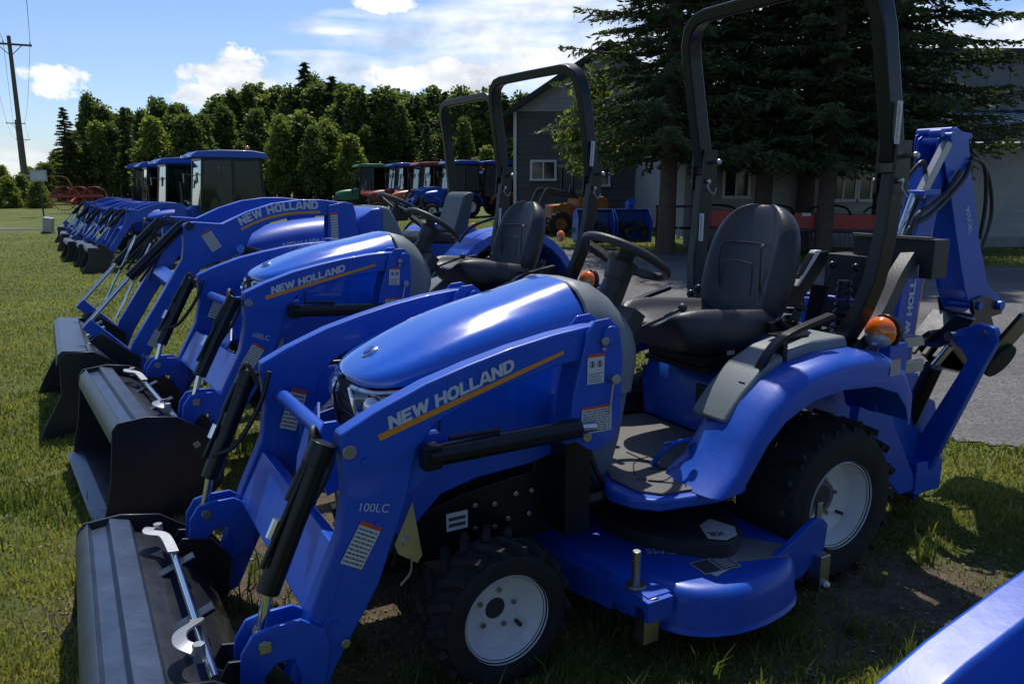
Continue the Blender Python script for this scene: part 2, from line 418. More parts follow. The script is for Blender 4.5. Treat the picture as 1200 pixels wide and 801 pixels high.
    for s in (-1,1):
        b = MB(LENS, CHROME)
        ring = []
        for i in range(7):
            f = i/6; x = 1.715-.27*f; y0 = s*(.115+.135*min(1, f*2.0)); zc = .845+.035*f; hh = .056*(1-f)**.5+.004
            ring.append([V((x-.02*math.cos(a), y0+s*.012*(1 if abs(math.cos(a)) > .5 else .2)+s*.004*math.sin(a), zc+hh*math.sin(a))) for a in [2*PI*k/10 for k in range(10)]])
        b.loft(ring)
        b.mi = 1; b.ball((1.675,s*.165,.845), .042, n=8); b.box((1.60,s*.215,.85),(.10,.02,.06))
        hl = b.build('headlight', t, smooth=60)
    b = MB(CHROME, LRED, BLUE2); b.ball((1.63,0,.984), .034, n=8, sx=.22, sy=.72, sz=1.0, rot=rotm(ry=R(-66)))
    b.mi = 2; b.ball((1.631,0,.987), .028, n=6, sx=.22, sy=.72, sz=1.0, rot=rotm(ry=R(-66)))
    b.mi = 0
    for k in (-1,0,1): b.box((1.633,k*.009,.993),(.006,.003,.034),rot=rotm(ry=R(-66), rx=R(20)))
    b.build('hood_badge', t, smooth=60)
    b = MB(BLACK)
    for s in (-1,1): b.beam((.985,s*.2635,.70),(.985,s*.2635,.92),.003,.004,up=(1,0,0)); b.beam((1.52,s*.2635,.60),(1.50,s*.2635,.87),.003,.004,up=(1,0,0))
    b.build('panel_gap', t)
    b = MB(RUBH)
    for k in range(4): b.tube([(1.02-.02*k,.29,.62),(1.00-.03*k,.31,.50),(.90-.05*k,.24,.44),(.75,.16,.42)], .010, n=7)
    b.build('hose', t)
    # --- cowl, dash
    prof = [(.954,1.188,.279),(.948,1.193,.287),(.90,1.190,.288),(.86,1.180,.286),(.82,1.155,.283),(.78,1.115,.278),(.745,1.07,.262),(.72,1.03,.235)]
    rings = []
    for x, zt, w in prof:
        ring = [V((max(x,.76), w, .80))]
        n = 12
        for k in range(n+1):
            a = PI*k/n; c_, s_ = math.cos(a), math.sin(a)
            ring.append(V((x, w*math.copysign(abs(c_)**.6, c_), .90+(zt-.90)*abs(s_)**.75)))
        ring.append(V((max(x,.76), -w, .80))); rings.append(ring)
    b = MB(GREY); b.loft(rings, cap=False, ring_closed=False)
    b.prism([(.953,.60),(.953,.92),(.76,.98),(.755,.80),(.79,.62),(.86,.40),(.953,.40)], -.235, .235)
    b.build('cowl', t, smooth=45)
    b = MB(PLAS, SILV)
    b.beam((.70,0,1.02),(.615,0,1.205),.07,.07,up=(1,0,0)); b.box((.69,.03,1.02),(.06,.30,.10),rot=rotm(ry=R(-35)))
    for s in (-1, 1): b.tube([(.64,s*.16,1.0),(.56,s*.20,1.04),(.50,s*.22,1.07)], .008, n=6); b.ball((.50,s*.22,1.07), .018, n=6)
    b.mi = 1; b.box((.60,-.08,1.055),(.02,.07,.03),rot=rotm(ry=R(-35)))
    b.build('dashboard', t, bevel=.006)
    b = MB(BLACK)
    for k in range(8): b.box((.80,.2365,.78+k*.02),(.035,.004,.008))
    b.build('vent', t, smooth=0)
    # --- steering wheel
    c = V((.60,0,1.245)); ax = V((-.50,0,.87)).normalized(); u = V((0,1,0)); w = ax.cross(u)
    b = MB(PLAS)
    b.tube([c+u*(math.cos(a)*.170)+w*(math.sin(a)*.170) for a in [2*PI*k/28 for k in range(28)]], .0165, n=10, smoothp=False, closed=True)
    for a in (R(90), R(215), R(325)):
        e = c+u*(math.cos(a)*.165)+w*(math.sin(a)*.165)
        b.tube([c-ax*.055, c+(e-c)*.45-ax*.02, e], 1, n=4, prof=[(-.030,-.008),(.030,-.008),(.024,.010),(-.024,.010)], up=ax)
    b.cyl(c-ax*.10, c-ax*.02, .045, .062, n=18); b.cyl(c-ax*.24, c-ax*.06, .040, n=14)
    b.build('steering_wheel', t, smooth=50)
    # --- floor
    P = [(.25,.28),(.40,.32),(.42,.50),(.47,.552),(.60,.575),(.84,.535),(.905,.47),(.935,.38),(.90,.28),(.80,.20)]
    b = MB(BLUE2); b.prism([(x,y) for x,y in P]+[(x,-y) for x,y in P[::-1]], .455, .497, 'z')
    b.build('floor_plate', t, bevel=.016, seg=4)
    b = MB(MATM); Q = [(.26,.10),(.26,.27),(.42,.30),(.46,.47),(.52,.525),(.60,.54),(.81,.50),(.86,.44),(.87,.30),(.80,.16)]
    b.prism([(x,y) for x,y in Q]+[(x,-y) for x,y in Q[::-1]], .4985, .507, 'z')
    m = b.build('floor_mat', t, bevel=.003)
    b = MB(PLAS)
    for pts in ([(.50,.22),(.56,.30),(.66,.33),(.70,.30)],[(.52,.40),(.60,.46),(.66,.40),(.74,.42),(.80,.36)],[(.60,.50),(.66,.46),(.70,.50)],[(.62,.20),(.70,.22),(.78,.32)],[(.66,.12),(.66,.5)]):
        b.tube([(x,y,.508) for x,y in pts], .003, n=5)
        b.tube([(x,-y,.508) for x,y in pts], .003, n=5)
    b.build('tread_rib', m)
    b = MB(BLUE2, BLACK)   # hump between floor and seat, pedals
    b.prism([(.24,.50),(.26,.66),(.22,.76),(.16,.80),(-.35,.82),(-.40,.60),(-.40,.45)], -.30, .30)
    b.mi = 1; b.box((.262,.10,.66),(.02,.08,.12))
    b.build('seat_deck', t, bevel=.02, seg=3)
    b = MB(BLUE2, BLACK)
    b.tube([(.66,.27,.50),(.64,.30,.56),(.60,.33,.60)], .012, n=6); b.box((.60,.34,.605),(.10,.05,.014),rot=rotm(rx=R(25)))
    b.mi = 1; b.box((.70,-.30,.58),(.09,.06,.014),rot=rotm(ry=R(-35))); b.tube([(.74,-.30,.50),(.72,-.30,.56)], .012, n=6)
    b.build('pedal', t, bevel=.004)
    # --- fenders
    for s in (-1,1):
        out = [(.70,.50),(.60,.565),(.53,.66),(.45,.765),(.36,.835),(.25,.885),(.10,.910),(-.08,.912),(-.20,.89),(-.30,.83),(-.355,.74),(-.36,.62),
               (-.315,.62),(-.29,.68),(-.23,.742),(-.10,.785),(.08,.795),(.24,.775),(.37,.72),(.45,.65),(.51,.57),(.56,.50)]
        b = MB(BLUE2)
        rings = []
        for y, d in ((.335,.035),(.39,.008),(.46,0),(.56,.004),(.598,.016),(.616,.034),(.620,.050)):
            ring = []
            for i, (x, z) in enumerate(out):
                if i < 12:
                    cx, cz = (.05,.45); L_ = math.hypot(x-cx, z-cz); k = 1-d/L_
                    ring.append(V((cx+(x-cx)*k, s*y, cz+(z-cz)*k)))
                else: ring.append(V((x, s*y, z)))
            rings.append(ring)
        b.loft(rings); f = b.build('fender', t, smooth=42)
        g = [(.52,.695),(.49,.735),(.44,.79),(.34,.875),(.22,.925),(.08,.95),(-.10,.952),(-.12,.90),(.10,.88),(.30,.80),(.44,.69)]
        b = MB(GREY, BLACK); b.prism(g, s*.30, s*.478)
        b.build('fender_trim', t, bevel=.018, seg=3)
        b = MB(BLACK)
        b.tube([(.36,s*.455,.80),(.355,s*.455,.84),(.24,s*.455,.965),(-.02,s*.46,1.035)], 1, n=4, prof=[(-.017,-.009),(.017,-.009),(.017,.009),(-.017,.009)], smoothp=True, up=(0,0,1))
        b.beam((.235,s*.455,.95),(.235,s*.455,.865),.05,.022); b.box((.37,s*.44,.80),(.07,.03,.05)); b.cyl((.36,s*.42,.80),(.36,s*.47,.80),.022,n=12)
        b.build('grab_handle', t, bevel=.004)
        b = MB(BLACK, LABEL); 
        b.box((.10,s*.37,.957),(.13,.09,.01))
        b.build('cup_holder', f if False else t, bevel=.003)
        # rear light post
        b = MB(BLUE2, SILV)
        b.box((-.33,s*.50,.80),(.11,.085,.22)); b.prism([(-.27,.93),(-.40,.93),(-.38,.62),(-.30,.62)], s*.44, s*.49)
        b.mi = 1; b.box((-.275,s*.47,.84),(.012,.05,.20)); b.box((-.46,s*.52,.80),(.12,.02,.05))
        b.build('light_bracket', t, bevel=.005)
        b = MB(ORANGE, SILV); cc = V((-.265,s*.50,.955)); b.ball(cc, .066, n=8, sx=.62, sy=1.0, sz=.92); b.mi = 1
        b.ball(cc+V((.010,0,-.022)), .059, n=8, sx=.58, sy=.98, sz=.72)
        b.mi = 0
        b.build('turn_signal', t, smooth=60)
        b = MB(BLACK); b.cyl(cc+V((-.045,0,0)), cc+V((-.02,0,0)), .068, n=20); b.build('lamp_housing', t, bevel=.004)
    label_plate(t, (-.17,.621,.815), (-1,0,0), (0,0,1), .055, .065, 'text')
    # --- seat
    def pillow(rows, m, nm, sub=2):
        rings = []
        for c, hw, th, tilt in rows:      # centre, half width, half thickness, normal dir angle
            nx, nz = math.cos(tilt), math.sin(tilt); ring = []
            prof = [(-1,.0),(-.95,.70),(-.80,1.15),(-.64,1.0),(-.50,.50),(0,.40),(.50,.50),(.64,1.0),(.80,1.15),(.95,.70),(1,0),(.9,-.7),(.5,-1),(0,-1),(-.5,-1),(-.9,-.7)]
            for u_, v_ in prof: ring.append(V((c[0]+nx*th*v_, u_*hw, c[1]+nz*th*v_)))
            rings.append(ring)
        b = MB(m); b.loft(rings); return b.build(nm, t, smooth=180, sub=sub)
    pillow([((.485,.955),.13,.03,R(60)),((.475,.955),.20,.065,R(70)),((.44,.955),.235,.088,R(80)),((.34,.950),.252,.094,R(88)),((.18,.940),.255,.088,R(92)),((.05,.94),.25,.08,R(95)),((.0,.95),.22,.06,R(100)),((-.01,.95),.18,.03,R(100))], SEAT, 'seat')
    sb = pillow([((-.015,.955),.17,.03,R(12)),((-.02,.97),.215,.055,R(12)),((-.04,1.05),.235,.072,R(13)),((-.07,1.17),.242,.072,R(13)),((-.095,1.27),.232,.066,R(14)),((-.115,1.345),.205,.058,R(16)),((-.130,1.395),.155,.048,R(20)),((-.138,1.42),.10,.032,R(25)),((-.142,1.43),.05,.012,R(25))], SEAT, 'backrest')
    b = MB(PLAS); b.tube([(-.005,.115,1.06),(.0,.115,1.25),(-.04,.08,1.275),(-.045,-.08,1.275),(.0,-.115,1.25),(-.005,-.115,1.06)], .004, n=5)
    b.tube([(.012,.08,1.06),(.008,.08,1.18),(.005,.04,1.20),(.005,-.04,1.20),(.008,-.08,1.18),(.012,-.08,1.06)], .003, n=5)
    b.build('seam', sb)
    b = MB(BLACK, LABEL)
    for i in range(5): b.box((.17,0,.80+i*.022),(.36-.02*(i%2),.34-.02*(i%2),.02))
    b.box((.17,0,.905),(.40,.36,.02)); b.box((.40,.12,.86),(.03,.05,.02)); b.mi = 1; b.box((.20,.178,.865),(.04,.004,.026))
    b.build('seat_suspension', t, bevel=.004)
    b = MB(BLACK, CHROME)
    for s in (-1,1):
        b.tube([(-.06,s*.25,.98),(-.08,s*.27,1.06)], .016, n=6)
        b.box((.03,s*.262,.96),(.12,.02,.05))
    b.tube([(-.03,.27,.93),(.03,.285,.97),(.06,.28,1.0)], .012, n=6)
    b.build('seat_belt', t)
    # --- ROPS
    for nm in ('roll_bar',):
        b = MB(BLACK)
        pr = [(-.040,-.028),(.040,-.028),(.040,.028),(-.040,.028)]
        U = []
        for s in (1,-1):
            U.append([(-.24,s*.50,1.60),(-.20,s*.50,1.78),(-.135,s*.495,2.06),(-.115,s*.485,2.14),(-.10,s*.455,2.20),(-.09,s*.40,2.235),(-.088,s*.34,2.245)])
        path = U[0]+[(-.088,0,2.247)]+U[1][::-1]
        b.tube(path, 1, prof=pr, up=(0,1,0), smoothp=False)
        rb = b.build(nm, t, bevel=.010, seg=2)
        for s in (1,-1):
            b = MB(BLACK)
            b.tube([(-.25,s*.50,1.56),(-.24,s*.50,1.35),(-.21,s*.49,1.15),(-.19,s*.46,1.03),(-.17,s*.40,.90),(-.17,s*.33,.78)], 1, prof=pr, up=(0,1,0), smoothp=False)
            b.build('roll_bar_post', t, bevel=.010, seg=2)
            b = MB(BLACK, STEEL)
            for k in (-1,1): b.box((-.245,s*.50+k*.036,1.58),(.085,.012,.19))
            b.mi = 1
            b.cyl((-.225,s*.50-.06,1.53),(-.225,s*.50+.06,1.53),.011,n=8); b.cyl((-.265,s*.50-.07,1.62),(-.265,s*.50+.07,1.62),.009,n=8)
            b.ball((-.265,s*.50+.075,1.62),.014,n=6)
            b.tube([(-.225,s*.50+.06,1.53),(-.20,s*.50+.08,1.50),(-.23,s*.50+.085,1.47),(-.26,s*.50+.07,1.50)], .003, n=5)
            b.build('roll_bar_hinge', t, bevel=.003)
    label_plate(t, (-.178,.5415,1.66), (-1,0,0), (.3,0,1), .03, .15, 'text')
    label_plate(t, (-.194,-.46,1.25), (0,1,0), (0,0,1), .03, .13, 'text')
    # --- hitch, levers behind seat
    b = MB(BLACK, LRED)
    for y, h in ((.30,1.04),(-.28,1.05),(-.33,1.02)):
        b.tube([(-.05,y,.88),(-.02,y,.96),(-.04,y,h)], .008, n=6); b.ball((-.04,y,h), .02, n=6)
    b.build('lever', t)
    # --- wheels
    for s in (1,-1):
        wheel(t, 1.41, s*.535, .23, .20, .142, s, 18, 'front_wheel')
        wheel(t, 0, s*.60, .325, .29, .172, s, 18, 'rear_wheel', hole=.05, bolts=5, dish=.10)
    # --- loader
    for s in (1,-1):
        b = MB(BLACK if False else BLUE2)
        b.prism(ARM, s*.44, s*.50)
        a = b.build('loader_arm', t, bevel=.008, seg=2)
        # tower
        b = MB(BLUE2)
        tw = [(1.13,1.085),(1.10,1.118),(1.05,1.122),(1.012,1.09),(.998,1.0),(1.0,.80),(1.03,.735),(1.07,.712),(1.12,.715),(1.165,.75),(1.185,.82),(1.175,.90),(1.15,1.0)]
        b.prism(tw, s*.505, s*.517); b.prism(tw, s*.405, s*.417)
        b.prism([(1.13,.70),(1.03,.70),(1.03,.80),(1.13,.85)], s*.30, s*.40); b.cyl((1.05,s*.39,1.07),(1.05,s*.53,1.07),.03,n=16)
        b.build('loader_tower', t, bevel=.004)
        b = MB(STEEL)
        b.cyl((1.075,s*.50,1.055),(1.075,s*.532,1.055),.014,n=12); b.cyl((1.075,s*.517,1.03),(1.075,s*.527,1.03),.008,n=8); b.cyl((1.04,s*.517,.935),(1.04,s*.545,.935),.016,n=12); b.beam((1.042,s*.532,.93),(1.055,s*.532,.83),.006,.006)
        b.cyl((1.13,s*.50,.76),(1.13,s*.527,.76),.016,n=12); b.cyl((1.905,s*.42,.30),(1.905,s*.515,.30),.014,n=8)
        b.cyl((1.87,s*.50,.835),(1.87,s*.51,.835),.02,n=12); b.cyl((1.60,s*.5,.80),(1.60,s*.51,.80),.012,n=8)
        b.build('pin', t, bevel=.002)
        # lift cylinder
        b = MB(BLACK, CHROME)
        b.cyl((1.66,s*.535,.795),(1.17,s*.535,.800),.030,n=20); b.cyl((1.60,s*.535,.838),(1.44,s*.535,.836),.008,n=8); b.box((1.655,s*.535,.795),(.05,.05,.066))
        b.mi = 1; b.cyl((1.17,s*.535,.80),(1.11,s*.535,.795),.015,n=12)
        b.build('lift_cylinder', t, bevel=.003)
        b = MB(BLUE2)
        for x, z in ((1.93,.36),(1.97,.25),(1.80,.62),(1.83,.80)): b.cyl((x,s*.495,z),(x,s*.507,z),.010,n=6)
        b.tube([(1.90,s*.502,.50),(1.93,s*.502,.42),(1.965,s*.502,.36)], .003, n=5)
        b.build('bolt', t)
        b = MB(STEEL)
        for x, z in ((2.20,.215),(2.13,.13)): b.box((x,s*.636,z),(.028,.012,.028),rot=rotm(ry=R(25)))
        b.build('nut', t, bevel=.002)
        b = MB(BLUE2); b.prism([(1.73,.84),(1.60,.84),(1.60,.75),(1.66,.70),(1.73,.66)], s*.445, s*.485); b.build('knee_plate', t, bevel=.004)
        # bucket cylinder
        p0 = V((1.89,s*.465,.84)); p1 = V((2.115,s*.465,.375)); d = p1-p0
        off = V((.035,0,.02))
        b = MB(BLACK); b.cyl(p0+off, p0+off*.6+d*.80, .031, n=20); b.cyl(p0+off+d*.0, p0+off+d*.12, .036, n=20); b.cyl(p0+V((.07,s*.01,.0)), p0+d*.68+V((.06,s*.01,.03)), .008, n=8)
        cy = b.build('bucket_cylinder', t, bevel=.003)
        b = MB(CHROME); b.cyl(p0+off*.6+d*.80, p1, .0145, n=14); b.cyl(p0+d*.42+V((.07,0,.03)), p0+d*.52+V((.07,0,.03)), .012, n=8); b.build('rod', cy)
        b = MB(RUBH); b.tube([p0+V((.02,-s*.05,-.03)), p0+V((.05,-s*.04,.05)), p0+V((.075,s*.0,0)), p0+d*.3+V((.07,0,.02))], .009, n=8)
        b.tube([p0+V((-.02,-s*.06,.02)), p0+V((.02,-s*.055,-.10)), p0+d*.5+V((.0,-s*.06,.0)), p0+d*.62+V((.05,-s*.03,.02))], .009, n=8)
        b.build('hose', t)
        # bell crank
        link = [(2.10,.405),(2.145,.395),(2.175,.35),(2.185,.25),(2.19,.12),(2.14,.10),(2.125,.20),(2.12,.27),(2.09,.30),(2.045,.30),(2.03,.24),(2.04,.18),(1.965,.20),(1.945,.30),(1.96,.36),(2.02,.405)]
        b = MB(BLUE2)
        for y0, y1 in ((.500,.514),(.416,.430)): b.prism(link, s*y0, s*y1)
        b.cyl((2.14,s*.435,.13),(2.14,s*.495,.13),.03,n=14)
        b.build('bellcrank', t, bevel=.004)
        b = MB(STEEL); b.cyl((2.118,s*.405,.365),(2.118,s*.530,.365),.017,n=14); b.box((2.118,s*.532,.365),(.03,.008,.03)); b.build('link_pin', t, bevel=.002)
    # ends of the name, model and stripe on the near arm
    block_text('lettering', 'NEW HOLLAND', LETTER, (1.758,.5011,.876), (-.388,0,.121), (.10,0,1), .037, t, width=.402)
    b = MB(STRIPE, LORA); 
    P0, P1 = V((1.785,.5012,.850)), V((1.205,.5012,1.024)); 
    b.face([P0, P0+V((.004,0,.017)), P1+V((0,0,.010)), P1]); b.mi = 1
    b.face([P0+V((.004,.0004,.012)), P0+V((.005,.0004,.0185)), P1+V((0,.0004,.012)), P1+V((0,.0004,.007))])
    b.build('stripe', t, smooth=0)
    text_mesh('lettering', '100LC', LETTER, (1.856,.5015,.668), (-.95,0,-.25), (-.3,0,.9), .034, t)
    label_plate(t, (1.907,.5015,.532), (-.86,0,-.50), (-.42,0,.91), .066, .125, 'text')
    label_plate(t, (1.132,.518,.925), (-1,0,0), (0,0,1), .062, .092, 'icons')
    label_plate(t, (1.150,.518,.770), (-1,0,0), (0,0,1), .112, .085, 'text')
    label_plate(t, (1.842,-.4285,.640), (-.92,0,-.34), (-.40,0,.9), .062, .155, 'text')
    # prop bracket on leg
    b = MB(STEEL); b.prism([(1.70,.665),(1.755,.55),(1.745,.52),(1.69,.48),(1.675,.50)], .502, .508); b.cyl((1.72,.50,.55),(1.72,.52,.55),.013,n=10); b.tube([(1.71,.515,.50),(1.715,.515,.46),(1.745,.515,.43)], .003, n=5)
    b.build('prop_bracket', t)
    # cross tubes
    b = MB(BLUE2)
    b.cyl((1.83,-.44,.765),(1.83,.19,.775),.025,n=20)
    b.prism([(1.87,.79),(1.85,.83),(1.81,.83),(1.79,.79),(1.79,.70),(1.80,.62),(1.85,.60),(1.87,.68)], .19, .205)
    b.build('stub_tube', t, bevel=.003)
    b = MB(BLUE2)
    b.beam((1.93,-.43,.46),(1.93,.43,.46),.050,.20,up=(-.45,0,.9)); b.build('cross_tube', t, bevel=.006)
    b = MB(BLUE2); rings = []
    pts = [(0,0),(.0,.16),(.06,.14),(.12,.07),(.13,.0),(.10,-.05)]
    gp = [(-.20,.78),(-.235,.70),(-.20,.60),(-.10,.52),(.02,.495),(.10,.52),(.09,.58),(-.05,.67)]
    b.hull([V((1.83+(z-.6)*-.45,y,z)) for y, z in gp]+[V((1.838+(z-.6)*-.45,y,z)) for y, z in gp], [tuple(range(8)), tuple(range(15,7,-1))]+[(i,(i+1)%8,8+(i+1)%8,8+i) for i in range(8)])
    b.build('guard_plate', t)
    # --- bucket
    prof_out = [(2.545,.345),(2.52,.375),(2.40,.385),(2.27,.36),(2.16,.28),(2.09,.19),(2.075,.10),(2.10,.0),(2.17,-.065),(2.27,-.09),(2.62,-.10),(2.615,-.06),(2.575,.10),(2.555,.25)]
    b = MB(BUCK)
    for s in (1,-1): b.prism(prof_out, s*.62, s*.632)
    sheet = [(2.45,.335),(2.38,.325),(2.29,.295),(2.20,.235),(2.135,.16),(2.12,.08),(2.145,.0),(2.20,-.05),(2.28,-.075),(2.58,-.085)]
    rings = [[V((x, y, z)) for x, z in sheet] for y in (-.62,.62)]
    b.loft(rings, cap=False, ring_closed=False)
    rings = [[V((x-.006*0+(.008 if x < 2.3 else 0), y, z+(.007 if z < .1 else -.007))) for x, z in sheet] for y in (-.62,.62)]
    b.loft(rings, cap=False, ring_closed=False)
    for s in (1,-1):
        for y in (.40,.50): b.prism([(2.08,.08),(2.06,.22),(2.12,.31),(2.22,.33),(2.25,.28),(2.18,.22),(2.15,.10),(2.13,.06)], s*y, s*(y+.012))
    for y in (-.2,.2): b.box((2.28,y,.312),(.16,.05,.012),rot=rotm(ry=R(22)))
    bk = b.build('bucket', t, bevel=.003)
    b = MB(LIPM)
    LP = [(2.555,.285),(2.540,.345),(2.508,.375),(2.495,.350),(2.450,.356),(2.437,.380),(2.372,.362),(2.362,.330),(2.44,.33),(2.515,.31)]
    b.prism(LP, -.617, .617); b.build('bucket_lip', t, bevel=.003)
    b = MB(LIPM); b.prism([(2.655,-.115),(2.645,-.105),(2.52,-.088),(2.52,-.115)], -.64, .64); b.build('cutting_edge', t, bevel=.002)
    b = MB(CHROME, BLACK)
    b.cyl((2.262,-.44,.335),(2.262,.58,.335),.013,n=12)
    b.mi = 1
    q = b.build('latch_shaft', t)
    for y0, s in ((-.46,1),(.28,-1)):
        b = MB(SILV); 
        if s > 0: pts = [(2.29,y0+.0,.36),(2.315,y0+.03,.38),(2.325,y0+.07,.38),(2.28,y0+.10,.37),(2.265,y0+.22,.352)]
        else: pts = [(2.265,y0-.0,.352),(2.27,y0+.06,.375),(2.315,y0+.12,.385),(2.32,y0+.18,.385),(2.285,y0+.22,.375)]
        b.tube(pts, 1, prof=[(-.018,-.004),(.018,-.004),(.018,.004),(-.018,.004)], up=(0,0,1))
        e = V(pts[0] if s > 0 else pts[-1]); b.cyl(e-V((0,0,.025)), e+V((0,0,.022)), .016, n=6)
        b.build('latch_lever', t, bevel=.002)
    return t
def mower(t):
    """mid mount mowing deck: t > mower_deck > pulley cover etc."""
    H0, H1 = .115, .262
    out = [(1.02,-.55),(1.06,-.2),(1.04,.20),(.955,.50),(.90,.66),(.82,.745),(.70,.785),(.56,.785),(.42,.745),(.33,.66),(.27,.54),(.22,.35),(.20,0),(.22,-.5),(.45,-.78),(.75,-.78)]
    c = V((.62,.15,0))
    def ring(k, z): return [V((c.x+(x-c.x)*k, c.y+(y-c.y)*(1-(1-k)*.75), z)) for x, y in out]
    def rs(pts, n=3):
        q = spline([p for p in pts], n, True); return q
    b = MB(BLUE2)
    b.loft([rs(ring(1.012, H0)), rs(ring(1.02,H0+.004)), rs(ring(1.005,H0+.014)), rs(ring(1.0,H0+.02)), rs(ring(.99,H1-.045)), rs(ring(.965,H1-.014)), rs(ring(.925,H1)), rs(ring(.86,H1+.002)), rs(ring(.3,H1+.004))], cap=True)
    b.prism([(1.02,-.30),(1.075,-.28),(1.06,.30),(1.00,.50),(.93,.48)], H0+.02, H1-.02, 'z')
    dk = b.build('mower_deck', t, smooth=45)
    b = MB(PLAS, LABEL)
    pc = [V((x, y, 0)) for x, y in ((.78,.12),(.82,.30),(.74,.48),(.62,.60),(.52,.585),(.45,.50),(.40,.36),(.38,.14))]
    r0 = spline(pc, 3, True)
    b.loft([[p+V((0,0,H1+.003)) for p in r0], [p+V((0,0,H1+.055)) for p in r0], [V((.60+(p.x-.60)*.9, .36+(p.y-.36)*.92, H1+.068)) for p in r0]])
    b.mi = 1; b.prism([(.53,.445),(.60,.47),(.645,.56),(.60,.60),(.54,.59),(.50,.54)], H1+.0685, H1+.071, 'z')
    b.build('belt_cover', t, smooth=40)
    b = MB(PLAS)
    b.prism([(.78,.10),(.82,-.2),(.80,-.5),(.45,-.5),(.40,-.2),(.42,.10)], H1+.003, H1+.06, 'z'); b.build('belt_cover', t, bevel=.01)
    # bracket on outside left, gauge
    b = MB(STEEL, BLUE2, BLACK)
    b.cyl((.985,.60,.20),(.985,.60,.385),.014,n=12); b.cyl((.985,.60,.262),(.985,.60,.272),.035,n=12)
    b.box((.985,.66,.17),(.06,.05,.12)); b.tube([(.985,.66,.235),(1.0,.68,.255),(.97,.69,.262),(.955,.67,.24)], .004, n=5)
    b.mi = 1; b.box((.965,.60,.225),(.10,.20,.07)); b.box((.955,.55,.215),(.09,.26,.10))
    b.mi = 2; b.cyl((1.06,.58,.08),(1.06,.66,.08),.07,n=20) if False else None
    b.build('anti_scalp_bracket', t, bevel=.004)
    b = MB(BLUE2, STEEL)
    b.prism([(.46,.262),(.40,.285),(.26,.36),(.22,.36),(.19,.33),(.20,.24),(.30,.16),(.40,.14)], .660, .685); b.prism([(.30,.262),(.42,.262),(.42,.255),(.30,.25)], .50, .66)
    b.mi = 1; b.box((.225,.69,.16),(.05,.05,.14)); b.cyl((.23,.672,.30),(.23,.672,.42),.012,n=10); b.ball((.225,.72,.12),.018,n=6)
    b.build('rear_bracket', t, bevel=.004)
    text_mesh('lettering', '60GMS', LETTER, (.66,.50,H1+.006), (1,-.60,0), (.60,1,0), .055, t)
    b = MB(SILV); b.prism([(.66,.62),(.44,.50),(.34,.63),(.40,.70)], H1+.0035, H1+.0045, 'z'); b.build('cover_strip', t)
    label_plate(t, (.72,.685,H1+.003), (-.94,-.22,0), (-.22,-.9,0), .13, .085, 'warn', off=.002)
    b = MB(LINK, LABEL); o = V((.745,.66,H1+.006)); r = V((-.98,.1,0)); u = V((-.1,-.98,0))
    for (x0,y0,x1,y1,k,dz) in ((0,0,.15,.09,1,0),(.004,.004,.072,.086,0,.0005),(.077,.004,.146,.086,0,.0005)):
        b.mi = k; b.face([o+r*x0+u*y0+V((0,0,dz)), o+r*x1+u*y0+V((0,0,dz)), o+r*x1+u*y1+V((0,0,dz)), o+r*x0+u*y1+V((0,0,dz))])
    b.mi = 1
    for i in range(8):
        y = .012+i*.009; b.face([o+r*.084+u*y+V((0,0,.001)), o+r*.138+u*y+V((0,0,.001)), o+r*.138+u*(y+.0035)+V((0,0,.001)), o+r*.084+u*(y+.0035)+V((0,0,.001))])
    b.build('warning_decal', t, smooth=0)
    text_mesh('lettering', 'XR', LINK, (.565,.55,H1+.0715), (.7,-.3,0), (.3,.7,0), .045, t, bold=.02)
